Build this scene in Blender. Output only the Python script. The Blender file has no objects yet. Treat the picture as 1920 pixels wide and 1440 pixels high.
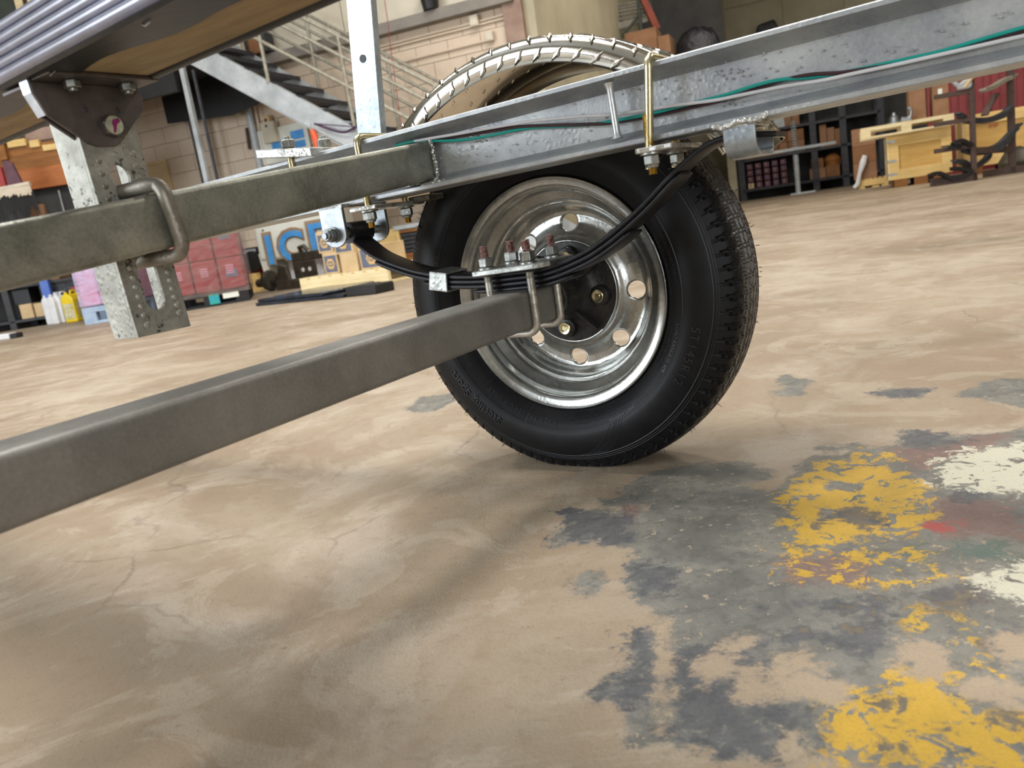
import bpy, bmesh, math, random
import numpy as np
from mathutils import Vector, Matrix, noise
from math import sin, cos, pi, radians, atan2, sqrt
random.seed(7)
SC = bpy.context.scene
COL = SC.collection

# ------------------------------------------------------------ camera, light, exposure
F, PITCH, ROLL, CAMH = 1500.0, 0.202600740687304, 0.1535267973574974, 0.3784746449306356
fw = Vector((0, cos(PITCH), -sin(PITCH))); up = Vector((0, sin(PITCH), cos(PITCH))); rt = Vector((1, 0, 0))
RV = cos(ROLL)*rt - sin(ROLL)*up
UV = sin(ROLL)*rt + cos(ROLL)*up
CP = Vector((0, 0, CAMH))
cam_data = bpy.data.cameras.new('camera'); cam = bpy.data.objects.new('camera', cam_data); COL.objects.link(cam)
cam.matrix_world = Matrix(((RV.x, UV.x, -fw.x, CP.x), (RV.y, UV.y, -fw.y, CP.y), (RV.z, UV.z, -fw.z, CP.z), (0, 0, 0, 1)))
cam_data.sensor_width = 36.0; cam_data.lens = F/1920*36.0; cam_data.clip_start = 0.02; cam_data.clip_end = 100
cam_data.dof.use_dof = True; cam_data.dof.focus_distance = 1.12; cam_data.dof.aperture_fstop = 9.0
SC.camera = cam
world = bpy.data.worlds.new('world'); SC.world = world; world.use_nodes = True
bg = world.node_tree.nodes['Background']; bg.inputs[0].default_value = (0.80, 0.88, 1.0, 1); bg.inputs[1].default_value = 1.6
SC.view_settings.view_transform = 'Standard'; SC.view_settings.look = 'None'
SC.view_settings.exposure = -0.33; SC.view_settings.gamma = 1.0; SC.view_settings.use_curve_mapping = False
try:
    SC.cycles.use_denoising = True; SC.cycles.max_bounces = 7; SC.cycles.diffuse_bounces = 3
    SC.cycles.sample_clamp_indirect = 6.0
except Exception: pass

def area(name, loc, target, sx, sy, power, color):
    d = bpy.data.lights.new(name, 'AREA'); d.shape = 'RECTANGLE'; d.size = sx; d.size_y = sy; d.energy = power; d.color = color
    o = bpy.data.objects.new(name, d); COL.objects.link(o); o.location = loc
    o.rotation_euler = (Vector(target)-Vector(loc)).to_track_quat('-Z', 'Y').to_euler()
    return o
# daylight through the big loading doors of the hall (left, behind the camera)
area('door_daylight', (-8.8, -1.0, 2.3), (0, 1.5, 0.6), 5.5, 4.4, 800, (0.84, 0.92, 1.0))
area('door_daylight_rear', (2.0, -7.8, 2.4), (0, 3, 0.8), 4.5, 4.2, 330, (0.93, 0.96, 1.0))
area('overhead_fill', (-1.5, 2.5, 6.1), (-1.5, 2.5, 0), 5.0, 3.0, 330, (0.90, 0.95, 1.0))  # overhead fill light added to brighten the upward faces
# high-bay lamps under the roof
for lx, ly in ((-4, 5), (-0.5, 1.5), (1.0, 6), (5.5, 3), (3.5, 10), (9, 9)):
    area('high_bay_lamp', (lx, ly, 5.6), (lx, ly, 0), 1.3, 0.5, 175, (1.0, 0.93, 0.84))

# ------------------------------------------------------------ pixel helpers (camera of the photograph)
def ray(px, py): return fw + RV*((px-960)/F) - UV*((py-720)/F)
def floor_at(px, py, z=0.0):
    d = ray(px, py); return CP + d*((z-CP.z)/d.z)
class Frame:
    """an upright local frame: x along the front, y away from the camera, z up"""
    def __init__(s, o, azdeg):
        s.o = Vector(o); s.az = radians(azdeg); s.x = Vector((cos(s.az), sin(s.az), 0)); s.y = Vector((-sin(s.az), cos(s.az), 0))
        s.rot = s.az
    def loc(s, px, py, y=0.0):
        d = ray(px, py); t = (s.o + s.y*y - CP).dot(s.y)/d.dot(s.y); p = CP + d*t - s.o
        return (p.dot(s.x), p.z)
    def locx(s, px, py, x=0.0):
        d = ray(px, py); t = (s.o + s.x*x - CP).dot(s.x)/d.dot(s.x); p = CP + d*t - s.o
        return (p.dot(s.y), p.z)
    def w(s, x, y, z): return s.o + s.x*x + s.y*y + Vector((0, 0, z))
    def mat(s): return Matrix.Translation(s.o) @ Matrix.Rotation(s.az, 4, 'Z')

# ------------------------------------------------------------ materials
def srgb(c):
    if isinstance(c, str): c = tuple(int(c[i:i+2], 16)/255 for i in (0, 2, 4))
    return tuple((x/12.92 if x <= 0.04045 else ((x+0.055)/1.055)**2.4) for x in c)+(1.0,)
class NT:
    def __init__(s, name):
        s.m = bpy.data.materials.new(name); s.m.use_nodes = True; s.t = s.m.node_tree; s.N = s.t.nodes; s.L = s.t.links
        s.b = s.N['Principled BSDF']
    def n(s, typ, **kw):
        nd = s.N.new(typ)
        for k, v in kw.items():
            if k.startswith('i_'):
                key = k[2:]; key = int(key) if key.isdigit() else key.replace('_', ' ')
                nd.inputs[key].default_value = v
            else: setattr(nd, k, v)
        return nd
    def l(s, a, b): s.L.new(a, b)
    def coord(s, which='Object', scale=(1, 1, 1)):
        tc = s.n('ShaderNodeTexCoord'); mp = s.n('ShaderNodeMapping'); mp.inputs['Scale'].default_value = scale
        s.l(tc.outputs[which], mp.inputs[0]); return mp.outputs[0]
    def noise(s, vec, scale, detail=5, rough=0.6, dist=0.0):
        nd = s.n('ShaderNodeTexNoise'); nd.inputs['Scale'].default_value = scale; nd.inputs['Detail'].default_value = detail
        nd.inputs['Roughness'].default_value = rough; nd.inputs['Distortion'].default_value = dist
        s.l(vec, nd.inputs['Vector']); return nd.outputs['Fac']
    def ramp(s, fac, stops, interp='LINEAR'):
        r = s.n('ShaderNodeValToRGB'); r.color_ramp.interpolation = interp; el = r.color_ramp.elements
        while len(el) < len(stops): el.new(0.5)
        for e, (p, c) in zip(el, stops):
            e.position = p; e.color = c if len(c) == 4 else tuple(c)+(1,)
        s.l(fac, r.inputs[0]); return r.outputs[0]
    def mix(s, fac, a, b, mode='MIX'):
        m = s.n('ShaderNodeMix', data_type='RGBA', blend_type=mode)
        for inp, v in ((m.inputs[0], fac), (m.inputs[6], a), (m.inputs[7], b)):
            if isinstance(v, (int, float, tuple)): inp.default_value = v
            else: s.l(v, inp)
        return m.outputs[2]
    def math(s, op, a, b=0.5, clamp=False):
        m = s.n('ShaderNodeMath', operation=op, use_clamp=clamp)
        for inp, v in ((m.inputs[0], a), (m.inputs[1], b)):
            if isinstance(v, (int, float)): inp.default_value = v
            else: s.l(v, inp)
        return m.outputs[0]
    def bump(s, h, strength=0.3, dist=0.002, prev=None):
        b = s.n('ShaderNodeBump'); b.inputs['Strength'].default_value = strength; b.inputs['Distance'].default_value = dist
        s.l(h, b.inputs['Height'])
        if prev is not None: s.l(prev, b.inputs['Normal'])
        return b.outputs[0]
def mat(name, c1, c2=None, rough=0.6, metal=0.0, scale=8, bump=0.0, bscale=None, bdist=0.002, stretch=(1, 1, 1), lo=0.35, hi=0.65, rvar=0.0, spec=None, coat=0.0, trans=0.0):
    t = NT(name); v = t.coord('Object', stretch)
    f = t.noise(v, scale, 6, 0.62)
    c2 = c2 or c1
    t.l(t.ramp(f, [(lo, srgb(c1)), (hi, srgb(c2))]), t.b.inputs['Base Color'])
    t.b.inputs['Metallic'].default_value = metal
    t.b.inputs['Roughness'].default_value = rough
    if rvar:
        r = t.math('MULTIPLY_ADD', t.noise(v, scale*2.3, 4), rvar*2)
        r.node.inputs[2].default_value = rough-rvar
        t.l(r, t.b.inputs['Roughness'])
    if spec is not None: t.b.inputs['Specular IOR Level'].default_value = spec
    if coat: t.b.inputs['Coat Weight'].default_value = coat; t.b.inputs['Coat Roughness'].default_value = 0.15
    if trans: t.b.inputs['Transmission Weight'].default_value = trans
    if bump:
        t.l(t.bump(t.noise(v, bscale or scale*4, 5), bump, bdist), t.b.inputs['Normal'])
    return t.m

def galv(name, c1, c2, rough=0.42, metal=0.85, lumps=0.6, spots=0.0, scale=14, fine=160, streak=(1, 1, 1)):
    t = NT(name); v = t.coord('Object', streak)
    big = t.noise(v, scale, 6, 0.65, 0.4); fine_n = t.noise(v, fine, 3, 0.6)
    col = t.ramp(t.math('ADD', t.math('MULTIPLY', big, 0.75), t.math('MULTIPLY', fine_n, 0.25)), [(0.36, srgb(c1)), (0.62, srgb(c2))])
    if spots:
        sp = t.noise(v, 130, 4, 0.7); msk = t.math('MULTIPLY', t.math('GREATER_THAN', sp, 0.60), spots)
        msk2 = t.math('MULTIPLY', msk, t.math('GREATER_THAN', t.noise(v, 22, 3), 0.47))
        col = t.mix(msk2, col, srgb('3c3a35'))
    t.l(col, t.b.inputs['Base Color'])
    t.b.inputs['Metallic'].default_value = metal
    r = t.math('MULTIPLY_ADD', t.noise(v, scale*1.7, 4), 0.25); r.node.inputs[2].default_value = rough-0.12
    t.l(r, t.b.inputs['Roughness'])
    vo = t.n('ShaderNodeTexVoronoi', feature='SMOOTH_F1'); vo.inputs['Scale'].default_value = 170; t.l(v, vo.inputs['Vector'])
    gate = t.math('GREATER_THAN', t.noise(v, 9, 3), 0.5)
    blob = t.math('MULTIPLY', t.math('SUBTRACT', 0.45, vo.outputs['Distance'], True), gate)
    n1 = t.bump(blob, lumps, 0.0022)
    n2 = t.bump(fine_n, lumps*0.5, 0.0012, n1)
    t.l(n2, t.b.inputs['Normal'])
    return t.m
M = {}
M['rail'] = galv('galvanised_rail', '93969a', 'b6b8b6', 0.45, 0.52, 0.34, fine=300)
M['railtop'] = galv('galvanised_smooth', 'b9bcbd', 'dcdedd', 0.36, 0.85, 0.2)
M['tube'] = galv('galvanised_tube', '77786f', 'a9a99d', 0.46, 0.80, 0.20, scale=16, fine=300)
M['axle'] = galv('galvanised_axle', '716f6a', '8f8c86', 0.50, 0.45, 0.10, scale=8, fine=300)
M['post'] = galv('galvanised_post', '86847b', 'aeaca1', 0.55, 0.6, 0.5, spots=0.85, scale=20)
M['postlow'] = galv('galvanised_post_lower', '98968d', 'bbb9b0', 0.5, 0.7, 0.3, spots=0.25, scale=20)
M['upright'] = galv('galvanised_upright', '8b9399', 'b8bfc4', 0.42, 0.75, 0.25, scale=10)
M['clampbar'] = galv('galvanised_ubolt', '7d776c', 'a09a8e', 0.5, 0.7, 0.4, spots=0.4, scale=18)
M['zinc'] = galv('zinc_hardware', '82847f', 'b0b2ad', 0.36, 0.85, 0.25, spots=0.45, scale=40)
M['ubolt'] = galv('zinc_ubolt', 'a39f94', 'd3d1c8', 0.40, 0.8, 0.3, spots=0.35, scale=40)
M['redthread'] = mat('red_painted_thread', '6e2222', 'b5a49c', 0.5, 0.5, 300)
M['gold'] = mat('yellow_zinc', 'b9ad86', 'd2c9a8', 0.28, 0.95, 20, 0.1, 200)
M['golddark'] = mat('yellow_zinc_thread', 'a8873a', 'c9ab5c', 0.3, 0.9, 60)
M['chrome'] = galv('bright_zinc', '787d81', 'a4a8a9', 0.42, 0.95, 0.12, scale=20)
M['weld'] = galv('weld_bead', 'a3a39e', 'dddcd6', 0.4, 0.8, 1.0, spots=0.4, scale=40)
M['rim'] = galv('galvanised_rim', '8e8f8b', 'bdbdb8', 0.27, 0.96, 0.12, scale=7, fine=120)
M['alu'] = mat('diamond_plate_aluminium', 'b8b1a4', 'd8d2c6', 0.15, 1.0, 12, 0.06, 60)
M['spring'] = mat('black_spring_steel', '1b1b1e', '26262a', 0.46, 0.25, 60, 0.12, 200, 0.001)
M['hub'] = mat('black_cast_hub', '1a1a1a', '34322f', 0.40, 0.35, 60, 0.4, 160)
M['grease'] = mat('grease_seal', '4a4742', '6e6a60', 0.35, 0.6, 60, 0.3, 120)
M['bracket'] = mat('dark_steel_bracket', '4d4644', '665d59', 0.50, 0.45, 40, 0.15, 250)
M['white_edge'] = mat('cut_edge', 'aeb4bc', 'd8dce2', 0.35, 0.8, 60)
M['bunkcap'] = mat('sheen_bunk_cap', '6c6e80', '80829a', 0.26, 0.0, 30, 0.03, 120, spec=1.0, coat=0.8)  # black ribbed cap; bluish daylight sheen put into its grey colour
M['bunkwrap'] = mat('black_bunk_wrap', '161515', '242121', 0.45, 0.0, 20, 0.3, 60)
M['wood_bunk'] = mat('plywood_bunk', '85704f', 'a38b66', 0.75, 0.0, 10, 0.2, 70, stretch=(1, 6, 6))
M['wire_green'] = mat('green_wire', '10877c', '159a8c', 0.38)
M['wire_white'] = mat('white_wire', 'b9b7b8', 'd2d0d0', 0.45)
M['wire_brown'] = mat('brown_wire', '2e1c22', '43282c', 0.4)
M['boltface'] = mat('bolt_face', '9fa48d', 'c5c8b0', 0.4, 0.5, 150, 0.4, 300)
M['purple'] = mat('purple_paint_mark', '7a1857', '8f2066', 0.5)

def tire_mat():
    t = NT('tyre_rubber'); v = t.coord('Object')
    col = t.ramp(t.noise(v, 40, 5), [(0.3, srgb('0b0b0c')), (0.7, srgb('151517'))])
    t.l(col, t.b.inputs['Base Color']); t.b.inputs['Roughness'].default_value = 0.50
    t.b.inputs['Specular IOR Level'].default_value = 0.22
    t.l(t.bump(t.noise(v, 420, 3), 0.12, 0.0006), t.b.inputs['Normal'])
    return t.m
M['rubber'] = tire_mat()
M['tread'] = mat('waxed_sheen_rubber', '1c1b19', '2e2c28', 0.34, 0, 60, 0.1, 300, 0.0008, spec=0.75)  # waxed crown; reflection of the bright floor put into its lighter colour
M['rubtext'] = mat('raised_rubber', '1c1c1e', '262628', 0.42, spec=0.5)
# background stock
M['blockpaint'] = mat('painted_block', 'cdb9a2', 'dccbb6', 0.8, 0, 1.2, 0.12, 30, 0.003)
M['plaster'] = mat('painted_panel', 'c6bda9', 'd8cfbb', 0.8, 0, 1.5, 0.1, 30)
M['plaster2'] = mat('darkened_panel', 'a39b82', 'b8af94', 0.8, 0, 1.5, 0.1, 30)  # darker panel tone; shade of the recess wall put into the colour
M['beam'] = mat('grey_beam', '7d766d', '8d867c', 0.7, 0, 4)
M['steelgrey'] = mat('grey_painted_steel', '9ea3a4', 'bfc4c5', 0.5, 0.15, 5, 0.1, 40)
M['steelrail'] = mat('stair_rail_steel', '8b8678', 'a9a493', 0.5, 0.3, 20)
M['dark'] = mat('dark_steel', '35363a', '45464a', 0.6, 0.2, 10)
M['black'] = mat('black_plastic', '121213', '1c1c1e', 0.5)
M['blackbag'] = mat('black_sheet', '17171b', '26262c', 0.28, 0, 8, 0.8, 14, 0.03)
M['pine'] = mat('pine_wood', 'd8b56c', 'eac987', 0.7, 0, 3, 0.15, 40, stretch=(1, 8, 8))
M['plysheet'] = mat('crate_sheet', 'c49a50', 'd8b168', 0.7, 0, 2, 0.15, 40, stretch=(1, 6, 6))
M['pinepale'] = mat('pale_pine', 'e0cb97', 'f3e3b8', 0.7, 0, 3, 0.15, 40, stretch=(1, 8, 8))
M['timber'] = mat('brown_timber', '7d4f22', 'a0692f', 0.7, 0, 3, 0.2, 40, stretch=(1, 8, 8))
M['redwood'] = mat('reddish_timber', 'a35f30', 'bd7440', 0.7, 0, 3, 0.2, 40, stretch=(1, 8, 8))
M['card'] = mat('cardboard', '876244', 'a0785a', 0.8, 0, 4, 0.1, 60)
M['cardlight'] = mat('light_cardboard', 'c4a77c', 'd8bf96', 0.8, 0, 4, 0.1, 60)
M['carddark'] = mat('dark_cardboard', '7a5333', '8f6440', 0.8, 0, 4, 0.1, 60)  # darker brown cardboard for some of the cartons
M['tape'] = mat('clear_tape', 'b79d7c', 'c9b394', 0.3)
M['white'] = mat('white_enamel', 'dcded2', 'ecede2', 0.35, 0, 2)
M['whiteplastic'] = mat('white_plastic', 'd8d9da', 'ebecee', 0.45)
M['yellow'] = mat('yellow_plastic', 'e6c50c', 'f2d528', 0.35)
M['label'] = mat('printed_label', 'b9a93c', 'd9d6c4', 0.5, 0, 30)
M['blue'] = mat('blue_letter', '3f93dc', '5aa8e8', 0.45)
M['outline'] = mat('brown_letter_outline', '94795a', 'a98d6c', 0.6)
M['redlocker'] = mat('red_goods_box', '8c1f28', 'a52f38', 0.5, 0, 3)
M['pinklocker'] = mat('pink_goods_box', 'd97f9c', 'e6a3b7', 0.5, 0, 3)
M['lilac'] = mat('lilac_film', 'd5b8d8', 'e8d5ea', 0.35, 0, 3)
def film(name, c, a):
    t = NT(name); v = t.coord('Object', (1, 1, 3)); t.b.inputs['Base Color'].default_value = srgb(c)
    t.b.inputs['Roughness'].default_value = 0.25
    f = t.noise(v, 4, 6, 0.7, 1.5); al = t.ramp(f, [(0.35, (a*0.3,)*3+(1,)), (0.7, (a,)*3+(1,))])
    t.l(al, t.b.inputs['Alpha']); t.l(t.bump(f, 0.6, 0.02), t.b.inputs['Normal']); return t.m
M['film'] = film('stretch_film', 'a8958c', 0.48)
M['filmwhite'] = film('white_stretch_film', 'd4c8ea', 0.8)
M['bluepallet'] = mat('pale_blue_pallet', '8fa3bb', 'adbfd2', 0.5)
M['bluepost'] = mat('blue_rack_post', '3f61b0', '5878c4', 0.5)
M['redpaint'] = mat('red_paint', '8a1d22', 'a52a2e', 0.5)
M['redcontainer'] = mat('red_container_wall', '7a2a2c', '8f3a3a', 0.6, 0, 3)
M['rust'] = mat('rust_steel', '4b3c36', '5d4a42', 0.7, 0.3, 20, 0.3)
M['machine'] = mat('oily_axle_steel', '3f3b33', '5c564a', 0.5, 0.4, 10, 0.3, 40)
M['orangetag'] = mat('orange_handle', 'e8522a', 'f06a3c', 0.5)
M['purplestrap'] = mat('purple_strap', '3a1c40', '4b2750', 0.6)
M['redbeam'] = mat('red_rack_beam', '7e3a2a', '8f4634', 0.6)
M['greenpost'] = mat('dark_green_rack_post', '2d352c', '3b443a', 0.6)
M['wire'] = mat('wire_deck', '7d7a72', '9a968c', 0.5, 0.5)
M['purplebox'] = mat('plum_carton', '583a44', '6d4a56', 0.7, 0, 8)
M['pinkcol'] = mat('stained_column', '8a6f62', 'a58c7c', 0.8, 0, 4)
M['concrete_dark'] = mat('dark_backing', '3a3a3a', '4a4a48', 0.8, 0, 3)
M['blackpanel'] = mat('polished_black_panel', '20242c', '343c4a', 0.12, 0.3, 6, 0.4, 12, 0.01)
M['label_blue'] = mat('blue_green_label', '1f8fb8', '2fae8c', 0.4, 0, 30)
M['print'] = mat('carton_print', '575d70', '6b7184', 0.7, 0, 40)
M['tanprint'] = mat('tan_print', 'c9a56c', 'd8b67e', 0.7)
M['ropewhite'] = mat('white_fringe', 'c9bba6', 'ddd0bd', 0.8)

# ------------------------------------------------------------ mesh builder
class MB:
    def __init__(s): s.v = []; s.f = []; s.m = []; s.mi = 0
    def add(s, vs, fs):
        k = len(s.v); s.v += [tuple(p) for p in vs]; s.f += [tuple(i+k for i in f) for f in fs]; s.m += [s.mi]*len(fs)
    def box(s, x0, x1, y0, y1, z0, z1, rot=None, org=None):
        vs = [Vector((x, y, z)) for z in (z0, z1) for y in (y0, y1) for x in (x0, x1)]
        if rot is not None:
            o = Vector(org) if org is not None else Vector(((x0+x1)/2, (y0+y1)/2, (z0+z1)/2))
            vs = [o + rot @ (p-o) for p in vs]
        s.add(vs, [(0, 2, 3, 1), (4, 5, 7, 6), (0, 1, 5, 4), (2, 6, 7, 3), (0, 4, 6, 2), (1, 3, 7, 5)])
        return s
    def beam(s, p, q, wd, ht, upv=(0, 0, 1)):
        p = Vector(p); q = Vector(q); d = (q-p).normalized(); sd = d.cross(Vector(upv)).normalized(); u = sd.cross(d)
        vs = [c + sd*(a*wd/2) + u*(b*ht/2) for c in (p, q) for a, b in ((-1, -1), (1, -1), (1, 1), (-1, 1))]
        s.add(vs, [(0, 1, 2, 3), (7, 6, 5, 4), (0, 4, 5, 1), (1, 5, 6, 2), (2, 6, 7, 3), (3, 7, 4, 0)]); return s
    def prism(s, poly, fn, a0, a1):
        """poly 2D points; fn(x, y, a) -> 3D"""
        n = len(poly)
        s.add([fn(x, y, a0) for x, y in poly]+[fn(x, y, a1) for x, y in poly],
              [tuple(range(n))[::-1], tuple(range(n, 2*n))]+[(i, (i+1) % n, (i+1) % n+n, i+n) for i in range(n)]); return s
    def tube(s, pts, r, n=10, cap=True):
        pts = [Vector(p) for p in pts]; rs = r if isinstance(r, (list, tuple)) else [r]*len(pts)
        t0 = (pts[1]-pts[0]).normalized(); ref = Vector((0, 0, 1)) if abs(t0.z) < 0.9 else Vector((1, 0, 0))
        nrm = t0.cross(ref).normalized(); vs = []
        for i, p in enumerate(pts):
            t = (pts[min(i+1, len(pts)-1)]-pts[max(i-1, 0)]).normalized()
            nrm = (nrm - t*nrm.dot(t)).normalized(); bn = t.cross(nrm)
            vs += [p + (nrm*cos(2*pi*k/n) + bn*sin(2*pi*k/n))*rs[i] for k in range(n)]
        fs = [(i*n+k, i*n+(k+1) % n, (i+1)*n+(k+1) % n, (i+1)*n+k) for i in range(len(pts)-1) for k in range(n)]
        if cap: fs += [tuple(range(n))[::-1], tuple((len(pts)-1)*n+k for k in range(n))]
        s.add(vs, fs); return s
    def lathe(s, prof, org, axis, n=24, phase=0.0, closed=False, cap=True, ang=(0, 2*pi)):
        """prof list of (h along axis, r)"""
        org = Vector(org); ax = Vector(axis).normalized(); ref = Vector((0, 0, 1)) if abs(ax.z) < 0.9 else Vector((1, 0, 0))
        e1 = (ref - ax*ref.dot(ax)).normalized(); e2 = ax.cross(e1); full = abs(ang[1]-ang[0]-2*pi) < 1e-6
        cnt = n if full else n+1; vs = []
        for h, r in prof:
            for k in range(cnt):
                a = ang[0]+(ang[1]-ang[0])*k/n+phase; vs.append(org + ax*h + (e1*cos(a)+e2*sin(a))*r)
        fs = []; m = len(prof)
        for i in range(m if closed else m-1):
            j = (i+1) % m
            for k in range(n):
                k2 = (k+1) % cnt; fs.append((i*cnt+k, i*cnt+k2, j*cnt+k2, j*cnt+k))
        if cap and not closed and full:
            if prof[0][1] > 1e-6: fs.append(tuple(range(cnt))[::-1])
            if prof[-1][1] > 1e-6: fs.append(tuple((m-1)*cnt+k for k in range(cnt)))
        s.add(vs, fs); return s
    def build(s, name, mats, parent=None, smooth=False, bevel=0.0, seg=2, loc=None, angle=35):
        me = bpy.data.meshes.new(name); me.from_pydata(s.v, [], s.f); me.update()
        bm = bmesh.new(); bm.from_mesh(me); bmesh.ops.recalc_face_normals(bm, faces=bm.faces); bm.to_mesh(me); bm.free()
        mats = mats if isinstance(mats, (list, tuple)) else [mats]
        for mm in mats: me.materials.append(M[mm] if isinstance(mm, str) else mm)
        if len(mats) > 1: me.polygons.foreach_set('material_index', s.m)
        o = bpy.data.objects.new(name, me); COL.objects.link(o)
        if smooth:
            me.polygons.foreach_set('use_smooth', [True]*len(me.polygons)); me.set_sharp_from_angle(angle=radians(angle))
        if bevel:
            b = o.modifiers.new('bevel', 'BEVEL'); b.width = bevel; b.segments = seg; b.limit_method = 'ANGLE'; b.angle_limit = radians(40)
        if parent: o.parent = parent
        if loc is not None: o.location = loc
        return o
def tag(o, label=None, cat=None, group=None, kind=None):
    if label: o['label'] = label
    if cat: o['category'] = cat
    if group: o['group'] = group
    if kind: o['kind'] = kind
    return o
def empty(name, label, cat, matrix=None, group=None):
    o = bpy.data.objects.new(name, None); COL.objects.link(o); o.empty_display_size = 0.1
    if matrix is not None: o.matrix_world = matrix
    return tag(o, label, cat, group)
def at(fr, x, y, z=0.0, yaw=0.0): return fr.mat() @ Matrix.Translation((x, y, z)) @ Matrix.Rotation(radians(yaw), 4, 'Z')
def catmull(pts, n=8):
    P = [Vector(p) for p in pts]; P = [P[0]*2-P[1]]+P+[P[-1]*2-P[-2]]; out = []
    for i in range(1, len(P)-2):
        for k in range(n):
            t = k/n; a, b, c, d = P[i-1], P[i], P[i+1], P[i+2]
            out.append(0.5*((2*b)+(c-a)*t+(2*a-5*b+4*c-d)*t*t+(3*b-a-3*c+d)*t**3))
    return out+[P[-2]]
def text_mesh(body, size=1.0, extrude=0.0, spacing=1.0, offset=0.0, res=3):
    cu = bpy.data.curves.new('lettering', 'FONT'); cu.body = body; cu.size = size; cu.extrude = extrude; cu.space_character = spacing
    cu.align_x = 'CENTER'; cu.align_y = 'CENTER'; cu.offset = offset; cu.resolution_u = res
    o = bpy.data.objects.new('lettering', cu); COL.objects.link(o); dg = bpy.context.evaluated_depsgraph_get()
    me = o.evaluated_get(dg).to_mesh(); vs = [tuple(v.co) for v in me.vertices]; fs = [tuple(p.vertices) for p in me.polygons]
    bpy.data.objects.remove(o, do_unlink=True); bpy.data.curves.remove(cu)
    return vs, fs

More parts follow.
